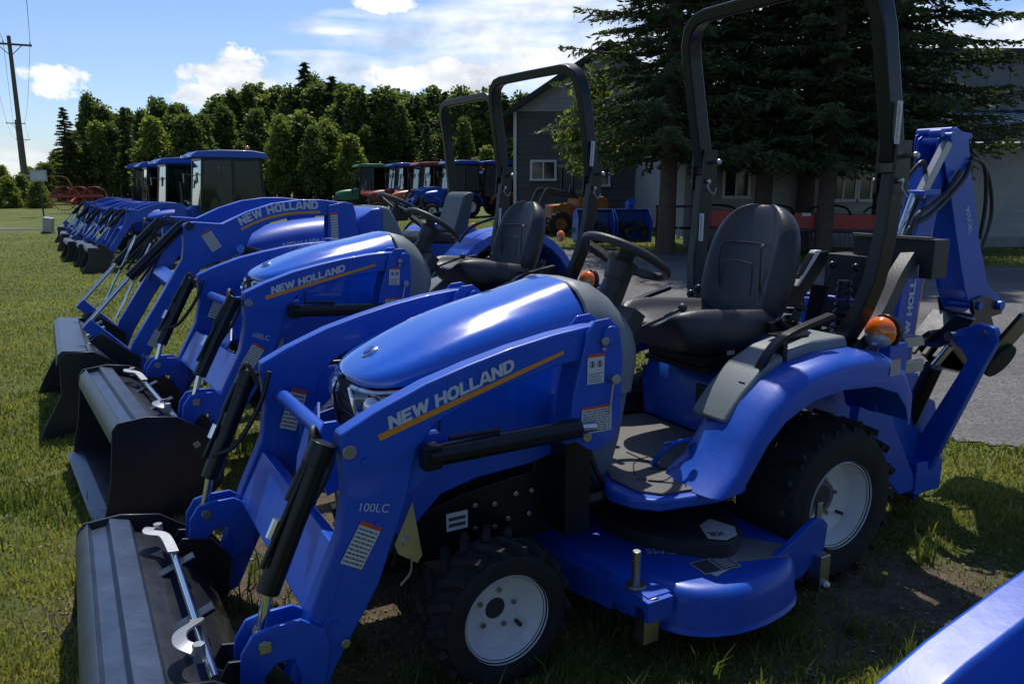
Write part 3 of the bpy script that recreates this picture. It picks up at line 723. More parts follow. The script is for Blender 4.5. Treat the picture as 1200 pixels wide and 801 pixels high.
def backhoe(t):
    b = MB(BLUE2)
    b.box((-.62,0,.52),(.30,.50,.30)); b.prism([(-.42,.30),(-.42,.66),(-.80,.62),(-1.10,.50),(-1.18,.30),(-1.10,.10),(-.95,.06)], -.24, -.20); b.prism([(-.42,.30),(-.42,.66),(-.80,.62),(-1.10,.50),(-1.18,.30),(-1.10,.10),(-.95,.06)], .20, .24)
    b.box((-1.0,0,.16),(.20,.62,.16)); b.box((-1.10,0,.38),(.14,.20,.44)); b.prism([(-.44,.42),(-.46,.60),(-.62,.60),(-.95,.10),(-.80,.10)], .24, .30)
    b.build('backhoe_frame', t, bevel=.008)
    # boom: two side plates + front plate
    bo = [(-1.02,.42),(-1.16,.42),(-1.17,.80),(-1.19,1.07),(-1.24,1.33),(-1.275,1.55),(-1.29,1.72),(-1.25,1.76),(-1.20,1.73),(-1.19,1.60),(-1.13,1.38),(-1.06,1.20),(-1.01,.80)]
    b = MB(BLUE2)
    for s in (1,-1): b.prism(bo, s*.046, s*.056)
    b.prism([(-1.02,.44),(-1.035,.44),(-1.025,.80),(-1.075,1.20),(-1.145,1.38),(-1.20,1.60),(-1.19,1.60),(-1.132,1.38),(-1.062,1.20),(-1.012,.80)], -.046, .046); b.prism([(-1.15,.44),(-1.14,.44),(-1.155,.8),(-1.175,1.07),(-1.23,1.33),(-1.275,1.55),(-1.285,1.55),(-1.24,1.33),(-1.185,1.07),(-1.165,.8)], -.046, .046)
    b.cyl((-1.24,-.085,1.72),(-1.24,.085,1.72),.022,n=16); b.cyl((-1.09,-.12,.50),(-1.09,.12,.50),.035,n=16)
    b.build('backhoe_boom', t, bevel=.004)
    block_text('lettering', 'NEW HOLLAND', LETTER, (-1.120,.0571,.70), (-.03,0,1), (1,0,.03), .045, t, width=.52)
    b = MB(LORA); b.face([V((-1.142,.0572,.60)),V((-1.149,.0572,.60)),V((-1.225,.0572,1.30)),V((-1.216,.0572,1.30))]); b.build('stripe', t, smooth=0)
    di = [(-1.21,1.75),(-1.30,1.785),(-1.40,1.74),(-1.455,1.58),(-1.59,1.24),(-1.72,.99),(-1.84,.93),(-1.85,.86),(-1.77,.82),(-1.60,.86),(-1.52,.98),(-1.44,1.15),(-1.30,1.48),(-1.21,1.66)]
    b = MB(BLUE2)
    for s in (1,-1): b.prism(di, s*.068, s*.078)
    b.prism([(-1.42,1.725),(-1.445,1.58),(-1.58,1.24),(-1.71,.99),(-1.695,.99),(-1.565,1.24),(-1.43,1.58),(-1.40,1.72)], -.068, .068)
    b.prism([(-1.53,.98),(-1.45,1.15),(-1.31,1.48),(-1.325,1.48),(-1.465,1.15),(-1.545,.98)], -.068, .068)
    b.beam((-1.33,0,1.755),(-1.46,0,1.745),.12,.03); b.cyl((-1.80,-.12,.89),(-1.80,.12,.89),.026,n=12); b.cyl((-1.62,-.11,.90),(-1.62,.11,.90),.022,n=12); b.cyl((-1.25,-.09,1.765),(-1.25,.09,1.765),.018,n=14)
    b.build('dipper_arm', t, bevel=.004)
    text_mesh('lettering', '905GBL', LETTER, (-1.435,.0795,1.40), (-.40,0,-.92), (-.92,0,.40), .045, t)
    b = MB(BLUE2, SILV)
    b.mi = 1; b.beam((-1.05,.085,1.46),(-1.22,.085,1.71),.035,.045); b.mi = 0
    b.beam((-1.03,.06,1.475),(-1.16,.06,1.48),.12,.025); b.cyl((-1.21,.06,1.735),(-1.21,.12,1.735),.022,n=14); b.cyl((-1.14,.05,1.75),(-1.14,.11,1.75),.020,n=14); b.beam((-1.14,.08,1.75),(-1.22,.08,1.735),.03,.02)
    b.build('boom_link', t, bevel=.004)
    b = MB(BLACK, CHROME); b.cyl((-.96,.06,1.28),(-.93,.06,.90),.030,n=14)
    b.mi = 1; b.cyl((-1.04,.06,1.47),(-.96,.06,1.28),.015,n=10); b.build('boom_cylinder', t)
    b = MB(BLACK, CHROME); b.cyl((-1.52,.0,1.56),(-1.64,0,1.22),.032,n=16); b.box((-1.51,0,1.58),(.06,.07,.05)); b.box((-1.55,0,1.545),(.09,.05,.02)); b.mi = 1; b.cyl((-1.64,0,1.22),(-1.79,0,.92),.015,n=12); b.build('bucket_cylinder', t, bevel=.003)
    b = MB(RUBH)
    b.tube([(-.95,.10,1.15),(-.98,.12,1.36),(-1.10,.12,1.42),(-1.22,.11,1.48),(-1.33,.10,1.58)], .012, n=8)
    b.tube([(-.93,.08,1.10),(-.95,.11,1.30),(-1.08,.12,1.37),(-1.20,.11,1.43),(-1.36,.10,1.54),(-1.42,.09,1.62)], .012, n=8)
    b.tube([(-1.42,.09,1.64),(-1.54,.09,1.60),(-1.62,.07,1.42),(-1.64,.05,1.24)], .010, n=8); b.tube([(-1.44,.07,1.68),(-1.60,.07,1.58),(-1.70,.06,1.38),(-1.67,.05,1.20)], .010, n=8)
    b.tube([(-1.0,.05,1.55),(-1.06,.08,1.62),(-1.12,.05,1.50),(-1.05,.02,1.30)], .010, n=8)
    b.build('hose', t)
    # bucket at end of dipper, curled
    bp = [(-1.20,.705),(-1.47,.885),(-1.60,.93),(-1.80,.96),(-2.00,.875),(-2.02,.82),(-1.90,.62),(-1.76,.50),(-1.74,.56),(-1.66,.70),(-1.40,.75)]
    b = MB(BUCK)
    rings = []
    sh = [(-1.38,.72),(-1.56,.86),(-1.72,.84),(-1.80,.72),(-1.76,.60),(-1.66,.53),(-1.58,.56)]
    for s in (1,-1): b.prism(sh, s*.105, s*.113)
    b.loft([[V((x,y,z)) for x, z in sh] for y in (-.11,.11)], cap=False, ring_closed=False); b.loft([[V((x,y,z-.010)) for x, z in sh] for y in (-.11,.11)], cap=False, ring_closed=False)
    for y in (-.09,-.03,.03,.09): b.beam((-1.38,y,.725),(-1.30,y,.66),.025,.018)
    for s in (1,-1): b.prism([(-1.60,.84),(-1.56,.93),(-1.66,.95),(-1.86,.90),(-1.84,.84),(-1.74,.83)], s*.085, s*.097)
    b.build('digging_bucket', t, bevel=.003)
    # stabilisers
    for s in (1,-1):
        st = [(.16,.02),(.25,.02),(.50,.72),(.555,.86),(.53,.91),(.46,.92),(.36,.87),(.345,.82),(.40,.79),(.43,.75),(.20,.24),(.14,.10)]
        b = MB(BLUE2); b.prism([(s*y, z) for y, z in st], -1.03, -.99, 'x'); b.build('stabiliser_leg', t, bevel=.006)
        b = MB(BLACK, CHROME); b.cyl((-.96,s*.16,.28),(-.96,s*.30,.70),.040,n=18); b.cyl((-.96,s*.13,.26),(-.96,s*.17,.34),.046,n=18); b.mi = 1; b.cyl((-.96,s*.30,.70),(-.98,s*.355,.80),.016,n=12); b.cyl((-.94,s*.365,.85),(-1.04,s*.365,.85),.022,n=12); b.cyl((-.96,s*.50,.88),(-1.05,s*.50,.88),.018,n=12)
        b.build('stabiliser_cylinder', t)
        b = MB(BUCK, RUB)
        b.beam((-.86,s*.42,.80),(-1.08,s*.66,.985),.02,.30,up=(0,-s*.6,.8)) if False else None
        b.prism([(s*.17,.76),(s*.31,.93),(s*.40,.92),(s*.34,.82),(s*.24,.76)], -1.09, -1.06, 'x'); b.box((-1.02,s*.23,.82),(.14,.02,.10),rot=rotm(rx=s*R(-50)))
        b.hull([V((-1.0,s*.45,.72)),V((-1.0,s*.62,.99)),V((-1.15,s*.62,.99)),V((-1.15,s*.45,.72)),V((-1.0,s*.465,.71)),V((-1.0,s*.635,.98)),V((-1.15,s*.635,.98)),V((-1.15,s*.465,.71))],
               [(0,1,2,3),(7,6,5,4),(0,4,5,1),(1,5,6,2),(2,6,7,3),(3,7,4,0)])
        b.mi = 1; b.cyl((-1.12,s*.47,.76),(-1.12,s*.51,.74),.085,n=24)
        b.build('stabiliser_pad', t, bevel=.004)
    # controls
    b = MB(PLAS, SILV)
    b.box((-.66,.275,1.215),(.10,.38,.16)); b.box((-.60,.275,1.302),(.03,.37,.008)); 
    b.tube([(-.17,.42,.86),(-.34,.42,.98),(-.48,.40,1.14),(-.58,.38,1.22)], 1, prof=[(-.028,-.03),(.028,-.03),(.028,.03),(-.028,.03)], up=(0,1,0))
    b.box((-.62,.10,.98),(.14,.22,.46)); b.box((-.40,-.05,.88),(.05,.40,.04))
    b.mi = 1; b.box((-.604,.36,1.16),(.004,.10,.06))
    b.build('control_console', t, bevel=.008)
    b = MB(BLACK, CHROME, LRED)
    for k, y in enumerate((-.02,.10,.22)):
        b.tube([(-.45,y,.95),(-.42,y,1.06),(-.46,y,1.16)], .006, n=6); b.ball((-.46,y,1.17), .018, n=6)
    for k in range(9): b.cyl((-.36,-.02,.86+k*.03),(-.36,-.02,.875+k*.03),.05-.002*k,.03,n=14); b.cyl((-.42,.20,.86+k*.03),(-.42,.20,.875+k*.03),.048-.002*k,.028,n=14)
    b.box((-.35,.12,.98),(.02,.08,.22),rot=rotm(ry=R(-10)))
    b.build('lever_boot', t)
    b = MB(BLUE2); b.cyl((-.46,-.40,1.02),(-.52,.36,1.02),.010,n=8); b.build('lever_rod', t)
    b = MB(BLACK, LABEL)
    b.prism([(-.20,1.02),(-.12,1.02),(-.26,1.235),(-.36,1.24),(-.34,1.18)], .13, .16); b.mi = 1; b.prism([(-.185,1.10),(-.17,1.10),(-.275,1.245),(-.31,1.245)], .128, .162)
    b.build('seat_bracket', t, bevel=.004)
    b = MB(SILV); b.prism([(-.50,.86),(-.48,.90),(-.60,.90),(-.62,.86)], .34, .46); b.build('latch_plate', t)
# ---------------------------------------------------------------- larger loader tractors (open station or cab)
ARM3 = [(2.16,1.215),(2.15,1.25),(2.09,1.262),(1.90,1.245),(1.72,1.325),(1.536,1.381),(1.35,1.405),(1.19,1.403),(.995,1.378),(.955,1.33),(.98,1.27),(1.164,1.285),(1.42,1.278),(1.58,1.24),(1.70,1.17),(1.76,1.06),(1.86,1.0),
        (1.94,.985),(2.06,.94),(2.28,.62),(2.44,.36),(2.52,.18),(2.58,.17),(2.61,.25),(2.54,.45),(2.35,.74),(2.18,1.01),(2.165,1.10)]
def simple_hood(t, secs, m, cowl=None):
    rings = []
    for x, w, zb, h in secs:
        ring = []
        for k in range(17):
            a = PI*k/16; c_, s_ = math.cos(a), math.sin(a)
            ring.append(V((x, w*math.copysign(abs(c_)**.6, c_), zb+h*abs(s_)**.75)))
        rings.append(ring)
    b = MB(m); b.loft(rings, cap=False, ring_closed=False); return b.build('hood', t, smooth=180, sub=1)
def utility(label, loc, rz, group=None, glass=None, cab=False, paint=BLUE2, roofm=None, loader=True, rimm=WHITE, name='loader_tractor', hoodm=None, text=True, lean=0, deck=True, armm=None):
    t = thing(name, label, 'tractor', loc, group=group, rot=(0, lean, rz))
    hm = hoodm or paint; armm = armm or paint
    GL = glass or GLASS; RA = -.35; FA = 1.45; dark = DGREY
    b = MB(dark)
    b.box((-.2,0,.60),(.9,.40,.42)); b.box((.75,0,.62),(1.3,.34,.34)); b.cyl((RA,-.62,.50),(RA,.62,.50),.10,n=14); b.beam((FA,-.55,.36),(FA,.55,.36),.14,.12); b.box((1.55,0,.62),(.35,.42,.26))
    b.build('chassis', t, bevel=.01)
    for s in (1,-1):
        wheel(t, RA, s*.78, .50, .33, .27, s, 20, 'rear_wheel', hole=.07, rimmat=rimm)
        wheel(t, FA, s*.70, .33, .22, .19, s, 18, 'front_wheel', hole=.05, rimmat=rimm)
    simple_hood(t, [(1.80,.05,.98,.04),(1.77,.20,.97,.09),(1.70,.26,.96,.155),(1.58,.285,.95,.22),(1.40,.295,.93,.285),(1.15,.30,.92,.325),(.95,.305,.91,.345),(.80,.31,.90,.365)], hm)
    b = MB(hm)
    for s in (1,-1): b.prism([(1.72,.72),(1.76,.95),(1.60,1.02),(1.2,1.04),(.80,1.06),(.80,.72),(1.2,.68)], s*.285, s*.302)
    b.build('side_panel', t, bevel=.006)
    b = MB(PLAS); b.prism([(1.60,.56),(1.78,.60),(1.79,.97),(1.60,.99)], -.25, .25); b.build('grille', t, bevel=.01)
    for s in (1,-1):
        b = MB(LENS); b.ball((1.76,s*.19,.94), .07, n=8, sx=.5, sy=1, sz=.6); b.build('headlight', t)
    cw = GREY if paint in (BLUE, BLUE2, FARBLUE) else PLAS
    b = MB(hm); b.prism([(.80,.70),(.80,1.25),(.70,1.32),(.60,1.33),(.60,.70)], -.29, .29); b.build('rear_hood', t, bevel=.03, seg=3)
    b = MB(cw); b.prism([(.605,.72),(.605,1.345),(.53,1.33),(.45,1.20),(.385,1.05),(.37,.95),(.45,.72)], -.265, .265); b.build('cowl', t, bevel=.03, seg=3)
    if deck:
        b = MB(PLAS); b.prism([(-.1,.62),(.60,.62),(.72,.68),(.72,.60),(-.1,.55)], -.52, .52); b.build('floor_plate', t, bevel=.01)
    # steering wheel and seat
    c = V((.33,0,1.345)); ax = V((-.45,0,.89)).normalized(); u = V((0,1,0)); w_ = ax.cross(u)
    b = MB(PLAS); b.tube([c+u*(math.cos(a)*.20)+w_*(math.sin(a)*.20) for a in [2*PI*k/20 for k in range(20)]], .016, n=8, smoothp=False, closed=True)
    for a in (R(90), R(215), R(325)): b.tube([c-ax*.06, c+(u*math.cos(a)+w_*math.sin(a))*.19], .014, n=6)
    b.cyl(c-ax*.28, c-ax*.03, .045, n=12); b.build('steering_wheel', t)
    b = MB(SEAT)
    def rr_(x, z, hw, hx, hz): return [V((x+hx*math.cos(a_)*1.0, y*hw, z+hz*math.sin(a_))) for y, a_ in [(math.cos(q), q) for q in [2*PI*i/12 for i in range(12)]]]
    b.prism([(-.10,1.0),(.22,1.02),(.26,1.07),(.20,1.12),(-.12,1.09)], -.24, .24)
    b.build('seat', t, bevel=.035, seg=3)
    b = MB(SEATG); b.prism([(-.12,1.08),(-.10,1.12),(-.20,1.42),(-.25,1.45),(-.30,1.44),(-.26,1.25),(-.22,1.08)], -.19, .19); b.build('backrest', t, bevel=.06, seg=4)
    # fenders
    for s in (1,-1):
        n = 14; o_ = []; i_ = []
        for k in range(n+1):
            a = R(8)+(R(172)-R(8))*k/n
            o_.append((RA+.66*math.cos(a)*1.0, .50+.66*math.sin(a))); i_.append((RA+.585*math.cos(a), .50+.585*math.sin(a)))
        b = MB(paint); b.prism(o_+i_[::-1], s*.46, s*.82); b.prism([(RA+.4,.62)]+[p for p in i_ if True]+[(RA-.4,.62)], s*.44, s*.465)
        f = b.build('fender', t, bevel=.025, seg=3)
        b = MB(ORANGE); b.ball((RA-.45,s*.80,1.08), .05, n=6, sx=.6); b.build('turn_signal', t)
        b = MB(BLACK); b.tube([(RA+.42,s*.60,1.05),(RA+.30,s*.60,1.17),(RA+.05,s*.60,1.24),(RA-.10,s*.60,1.20)], .012, n=6); b.build('grab_handle', t)
    if not cab:
        b = MB(BLACK); pr = [(-.042,-.03),(.042,-.03),(.042,.03),(-.042,.03)]
        path = [(-.42,.50,.85),(-.42,.50,1.5),(-.38,.50,1.9),(-.34,.49,2.14),(-.33,.45,2.21),(-.33,.38,2.24),(-.33,-.38,2.24),(-.33,-.45,2.21),(-.34,-.49,2.14),(-.38,-.50,1.9),(-.42,-.50,1.5),(-.42,-.50,.85)]
        b.tube(path, 1, prof=pr, up=(0,1,0), smoothp=False); b.build('roll_bar', t, bevel=.01)
    else:
        # cab: four posts per side, roof, panes
        b = MB(BLACK)
        A0 = [(.62,.60,.95),(.50,.60,2.36)]; B0 = [(-.10,.64,.70),(-.16,.62,2.38)]; D0 = [(-.86,.58,1.15),(-.80,.57,2.36)]
        for s in (1,-1):
            for p, q in (A0, B0, D0): b.beam((p[0],s*p[1],p[2]),(q[0],s*q[1],q[2]),.055,.055,up=(0,1,0))
            b.beam((.62,s*.60,.97),(-.10,s*.64,.72),.05,.05); b.beam((-.10,s*.62,1.18),(-.86,s*.58,1.17),.05,.05)
            b.beam((.50,s*.60,2.37),(-.80,s*.57,2.37),.06,.05)
        b.beam((.62,-.60,1.30),(.62,.60,1.30),.05,.05) if False else None
        b.beam((.50,-.60,2.37),(.50,.60,2.37),.06,.06); b.beam((-.80,-.57,2.37),(-.80,.57,2.37),.06,.06); b.beam((-.86,-.58,1.17),(-.86,.58,1.17),.06,.06)
        b.build('cab_frame', t, bevel=.006)
        for s in (1,-1):
            b = MB(GL); b.hull([V((.59,s*.60,.98)),V((-.09,s*.64,.74)),V((-.15,s*.62,2.35)),V((.49,s*.60,2.35)),V((.59,s*.594,.98)),V((-.09,s*.634,.74)),V((-.15,s*.614,2.35)),V((.49,s*.594,2.35))],[(0,1,2,3),(7,6,5,4),(0,4,5,1),(1,5,6,2),(2,6,7,3),(3,7,4,0)])
            d = b.build('door', t); 
            b = MB(BLACK); b.box((-.03,s*.645,1.15),(.03,.03,.12)); b.build('handle', d)
            b = MB(GL); b.hull([V((-.16,s*.62,1.22)),V((-.83,s*.58,1.21)),V((-.78,s*.57,2.34)),V((-.18,s*.61,2.34)),V((-.16,s*.614,1.22)),V((-.83,s*.574,1.21)),V((-.78,s*.564,2.34)),V((-.18,s*.604,2.34))],[(0,1,2,3),(7,6,5,4),(0,4,5,1),(1,5,6,2),(2,6,7,3),(3,7,4,0)]); b.build('side_window', t)
        b = MB(GL); b.hull([V((.62,-.57,1.20)),V((.62,.57,1.20)),V((.51,.57,2.34)),V((.51,-.57,2.34)),V((.614,-.57,1.20)),V((.614,.57,1.20)),V((.504,.57,2.34)),V((.504,-.57,2.34))],[(0,1,2,3),(7,6,5,4),(0,4,5,1),(1,5,6,2),(2,6,7,3),(3,7,4,0)]); b.build('windshield', t)
        b = MB(GL); b.box((-.84,0,1.78),(.006,1.10,1.12)); b.build('rear_window', t)
        b = MB(roofm or paint); b.prism([(.74,2.40),(.72,2.47),(.60,2.54),(.1,2.575),(-.6,2.57),(-.90,2.52),(-.95,2.44),(-.93,2.40)], -.68, .68); b.build('cab_roof', t, bevel=.07, seg=4)
        b = MB(ORANGE, BLACK); b.ball((-.55,.45,2.63), .055, n=8); b.build('beacon', t)
        for s in (1,-1):
            b = MB(BLACK, CHROME); b.tube([(.55,s*.62,2.0),(.66,s*.78,2.05),(.68,s*.86,2.02)], .012, n=6); b.box((.69,s*.88,1.95),(.03,.13,.22)); b.mi = 1; b.box((.674,s*.88,1.95),(.004,.11,.20)); b.build('mirror', t, bevel=.006)
            b = MB(LENS, BLACK); b.box((.76,s*.48,2.44),(.04,.12,.06)); b.build('work_light', t, bevel=.006)
        b = MB(BLACK); b.tube([(.95,.36,.95),(.95,.36,1.85)], .032, n=12); b.build('exhaust_pipe', t)
    if loader:
        for s in (1,-1):
            b = MB(armm); b.prism(ARM3, s*.49, s*.57); b.build('loader_arm', t, bevel=.008)
            b = MB(armm); b.prism([(.93,1.30),(.95,1.37),(1.02,1.385),(1.14,1.36),(1.16,1.00),(1.14,.72),(1.0,.60),(.92,.75)], s*.575, s*.588); b.prism([(.93,1.30),(.95,1.37),(1.02,1.385),(1.14,1.36),(1.16,1.00),(1.14,.72),(1.0,.60),(.92,.75)], s*.472, s*.485)
            b.prism([(.94,.50),(.94,1.0),(1.12,1.0),(1.12,.50)], s*.20, s*.472); b.build('loader_tower', t, bevel=.005)
            b = MB(BLACK, CHROME); b.cyl((1.78,s*.61,1.06),(1.35,s*.61,.93),.033,n=16); b.mi = 1; b.cyl((1.35,s*.61,.93),(1.05,s*.61,.84),.017,n=10); b.cyl((1.80,s*.56,1.07),(1.80,s*.63,1.07),.03,n=12); b.build('lift_cylinder', t)
            b = MB(BLACK); b.cyl((2.17,s*.53,1.235),(2.52,s*.53,.90),.031,n=16); b.cyl((2.12,s*.56,1.235),(2.12,s*.60,1.235),.028,n=12) ; cy = b.build('bucket_cylinder', t)
            b = MB(CHROME); b.cyl((2.52,s*.53,.90),(2.80,s*.53,.60),.016,n=12); b.cyl((2.36,s*.50,1.12),(2.62,s*.50,.62),.009,n=8); b.build('rod', cy)
            b = MB(RUBH)
            for k in range(3): b.tube([(2.02,s*(.42+.03*k),1.17),(2.14,s*(.42+.03*k),1.26-.03*k),(2.28,s*(.44+.03*k),1.08),(2.40+.05*k,s*.47,.86)], .010, n=6)
            b.build('hose', t)
            b = MB(armm); b.beam((2.80,s*.53,.61),(2.55,s*.53,.35),.05,.08); b.build('link', t, bevel=.004)
        b = MB(armm); b.beam((2.20,-.49,.80),(2.20,.49,.80),.10,.14,up=(.5,0,.86)); b.cyl((1.88,-.49,1.10),(1.88,.49,1.10),.045,n=14); b.build('cross_tube', t, bevel=.006)
        b = MB(LABEL); b.box((2.10,-.10,.86),(.16,.36,.02),rot=rotm(ry=R(25))); b.build('guard_plate', t)
        if text:
            # name along the arch of the arm, one letter at a time
            word = 'NEW HOLLAND'; n = len(word)
            arch = spline([V((1.775,0,1.225)),V((1.64,0,1.283)),V((1.50,0,1.318)),V((1.36,0,1.333)),V((1.20,0,1.335))], 8)
            tot = sum((arch[i+1]-arch[i]).length for i in range(len(arch)-1))
            wd = {'N':1,'E':.86,'W':1.35,' ':.5,'H':1.02,'O':1.08,'L':.82,'A':1.05,'D':1.02}
            W_ = sum(wd[c_] for c_ in word); acc = 0
            for ch in word:
                a0 = acc/W_*tot*.98; acc += wd[ch]; a1 = acc/W_*tot*.98
                if ch == ' ': continue
                def at_(d_):
                    for i in range(len(arch)-1):
                        l_ = (arch[i+1]-arch[i]).length
                        if d_ <= l_: return arch[i]+(arch[i+1]-arch[i])*(d_/l_)
                        d_ -= l_
                    return arch[-1]
                p, q = at_(a0), at_(a1); r_ = q-p
                block_text('letter', ch, LETTER, p+V((0,.5711,0)), r_, V((0,0,1))-r_.normalized()*r_.normalized().z, .060, t, width=r_.length*.98)
            b = MB(STRIPE)
            lo = [p+V((0,.5712,-.032)) for p in arch]; hi = [p+V((0,.5712,-.014)) for p in arch]
            for i in range(len(arch)-1): b.face([lo[i], lo[i+1], hi[i+1], hi[i]])
            b.build('stripe', t, smooth=0)
            block_text('lettering', 'NEW HOLLAND', LETTER, (1.42,.3031,1.02), (-1,0,.10), (.1,0,1), .055, t, width=.50)
            label_plate(t, (1.13,.589,1.10), (-1,0,0), (0,0,1), .055, .21, 'text')
            label_plate(t, (1.98,.572,1.05), (-.75,0,-.62) if False else (-.86,0,.50), (.50,0,.86), .075, .14, 'text')
            label_plate(t, (2.33,.572,.62), (-.84,0,-.50), (-.50,0,.84), .075, .16, 'text')
            label_plate(t, (2.45,.572,.44), (-.84,0,-.50), (-.50,0,.84), .07, .13, 'text')
            text_mesh('lettering', '140TL', LETTER, (2.50,.5715,.36), (-.84,0,-.50), (-.50,0,.84), .05, t)
            label_plate(t, (1.13,.589,1.02), (-1,0,0), (0,0,1), .16, .05, 'bar')
        # bucket
        b = MB(BUCK); po = [(2.98,.44),(2.93,.47),(2.78,.46),(2.66,.38),(2.58,.24),(2.56,.08),(2.62,-.05),(2.74,-.12),(3.16,-.13),(3.10,0),(2.99,.2)]
        for s in (1,-1): b.prism(po, s*.745, s*.76)
        sh = [(2.97,.46),(2.80,.44),(2.69,.36),(2.61,.23),(2.60,.08),(2.65,-.04),(2.75,-.10),(3.05,-.115)]
        b.loft([[V((x,y,z)) for x, z in sh] for y in (-.75,.75)], cap=False, ring_closed=False); b.loft([[V((x,y,z-.012)) for x, z in sh] for y in (-.75,.75)], cap=False, ring_closed=False)
        for s in (1,-1):
            b.prism([(2.52,.10),(2.50,.36),(2.72,.55),(2.80,.50),(2.62,.30)], s*.46, s*.475); b.prism([(2.52,.10),(2.50,.36),(2.72,.55),(2.80,.50),(2.62,.30)], s*.58, s*.595)
        b.build('bucket', t, bevel=.004)
        b = MB(LIPM); b.prism([(3.0,.38),(2.985,.455),(2.955,.48),(2.82,.468),(2.81,.45),(2.95,.45)], -.742, .742)
        b.build('bucket_lip', t, bevel=.003)
        b = MB(SILV)
        for y in (-.35,-.05,.3): b.box((2.74,y,.45),(.16,.07,.014),rot=rotm(ry=R(24)))
        b.build('gusset', t)
        b = MB(LIPM); b.prism([(3.20,-.15),(3.18,-.13),(2.98,-.12),(2.98,-.145)], -.765, .765); b.build('cutting_edge', t)
    return t
def gz(x, y):
    """ground height: falls gently to the left of the tractor row, level again far away"""
    d = max(0., -x-.9); s = d*d/(d+1.2)*.062
    s = min(s, .30+.12*math.tanh((s-.30)/.2)) if s > .30 else s
    f = 1 if y < 22 else max(0, 1-(y-22)/26)
    f = f*f*(3-2*f)
    return -s*f+.012*noise.noise(V((x*.35, y*.35, 0)))*(1 if abs(x) < 60 else 0)
def on(x, y): return (x, y, gz(x, y))
GRP = 'compact blue loader tractors in the front row'
HEAD = R(180+29.45)
T1 = compact('compact_tractor', 'small blue loader tractor nearest in full view, mowing deck below and digging arm behind', GRP, (.957,3.303,0), (0,0,HEAD))
BKT = ('bucket', 'bucket_lip', 'cutting_edge', 'latch_shaft', 'latch_lever', 'nut')
ROLL = Matrix.Translation((-.016,0,-.022)) @ Matrix.Rotation(R(2.6), 4, 'X')   # the hung bucket sits a little askew
T2 = copy_tree(T1); T2.location = (-.075,5.218,-.018); T2.rotation_euler = (0,-.072,R(180+34.2))
# its bucket is tipped further forward, cutting edge on the grass
PV = Matrix.Translation((2.035,0,.105)) @ Matrix.Rotation(R(5), 4, 'Y') @ Matrix.Translation((-2.10,0,-.12))
for ch in T2.children:
    if ch.name.split('.')[0] in BKT: ch.matrix_basis = PV
T2['label'] = 'second small blue loader tractor in the row, parked just behind the nearest whole one'
T0 = copy_tree(T1); T0.location = (2.188,1.118,0); T0.rotation_euler = (0,0,R(180+26))
T0['label'] = 'blue loader arm of a tractor cut off by the bottom right corner'
for ch in T1.children:
    if ch.name.split('.')[0] in BKT: ch.matrix_basis = ROLL
mower(T1); backhoe(T1)
T3 = utility('larger blue loader tractor third in the row, open seat, arched name on its arm', (-.68,7.0,0), R(180+30.5), 'larger blue loader tractors down the row')
# cab tractors further down the row
cabs = [(-6.9,19.0,'blue cab tractor with the nearest blue roof in the row, windows facing the camera'),(-8.9,22.1,'second blue cab tractor from the camera, half hidden behind the first cab'),
        (-10.7,25.1,'third blue cab tractor from the camera, only its windshield edge and loader showing'),(-12.5,28.2,'farthest blue cab tractor of the front row, beside the red hay rake')]
K = None
for x, y, lb in cabs:
    if K is None:
        K = utility(lb, on(x, y), R(180+31), 'blue cab tractors down the row', cab=True, text=False, name='cab_tractor'); q = K
    else:
        q = copy_tree(K); q.location = on(x+rnd.uniform(-.25,.25), y+rnd.uniform(-.25,.25)); q.rotation_euler.z += R(rnd.uniform(-5,5)); q['label'] = lb
for x, y, lb in ((-7.9,20.5,'open blue loader tractor squeezed between the first and second cab tractors'),(-9.8,23.6,'open blue loader tractor between the second and third cab tractors'),(-11.6,26.7,'open blue loader tractor between the third and farthest cab tractors')):
    q = copy_tree(T3, skip=('lettering','letter','decal','stripe')); q.location = on(x, y); q.rotation_euler = (0, 0, R(180+31+rnd.uniform(-5, 5))); q['label'] = lb
GB = 'dealer tractors in the back row'
back = [(-7.7,43,GREEN,GREEN,None,None,'green cab tractor with green hood in the back row, leftmost of them'),
        (-5.6,41,DRED,FARBLUE,None,None,'dark red tractor with a blue cab roof in the back row'),
        (-4.1,39,TORA,DRED,None,None,'orange tractor with a red cab roof in the back row'),
        (-2.5,37,FARBLUE,FARBLUE,None,True,'blue loader tractor in the back row between two orange ones'),
        (-1.0,38,TORA,FARBLUE,None,None,'orange tractor with a pale blue cab roof beside the roll bars')]
for x, y, pm, rf, _, ld, lb in back:
    utility(lb, on(x, y), R(180+22), GB, cab=True, paint=pm, roofm=rf, loader=bool(ld), name='cab_tractor', text=False, glass=PALEGL)
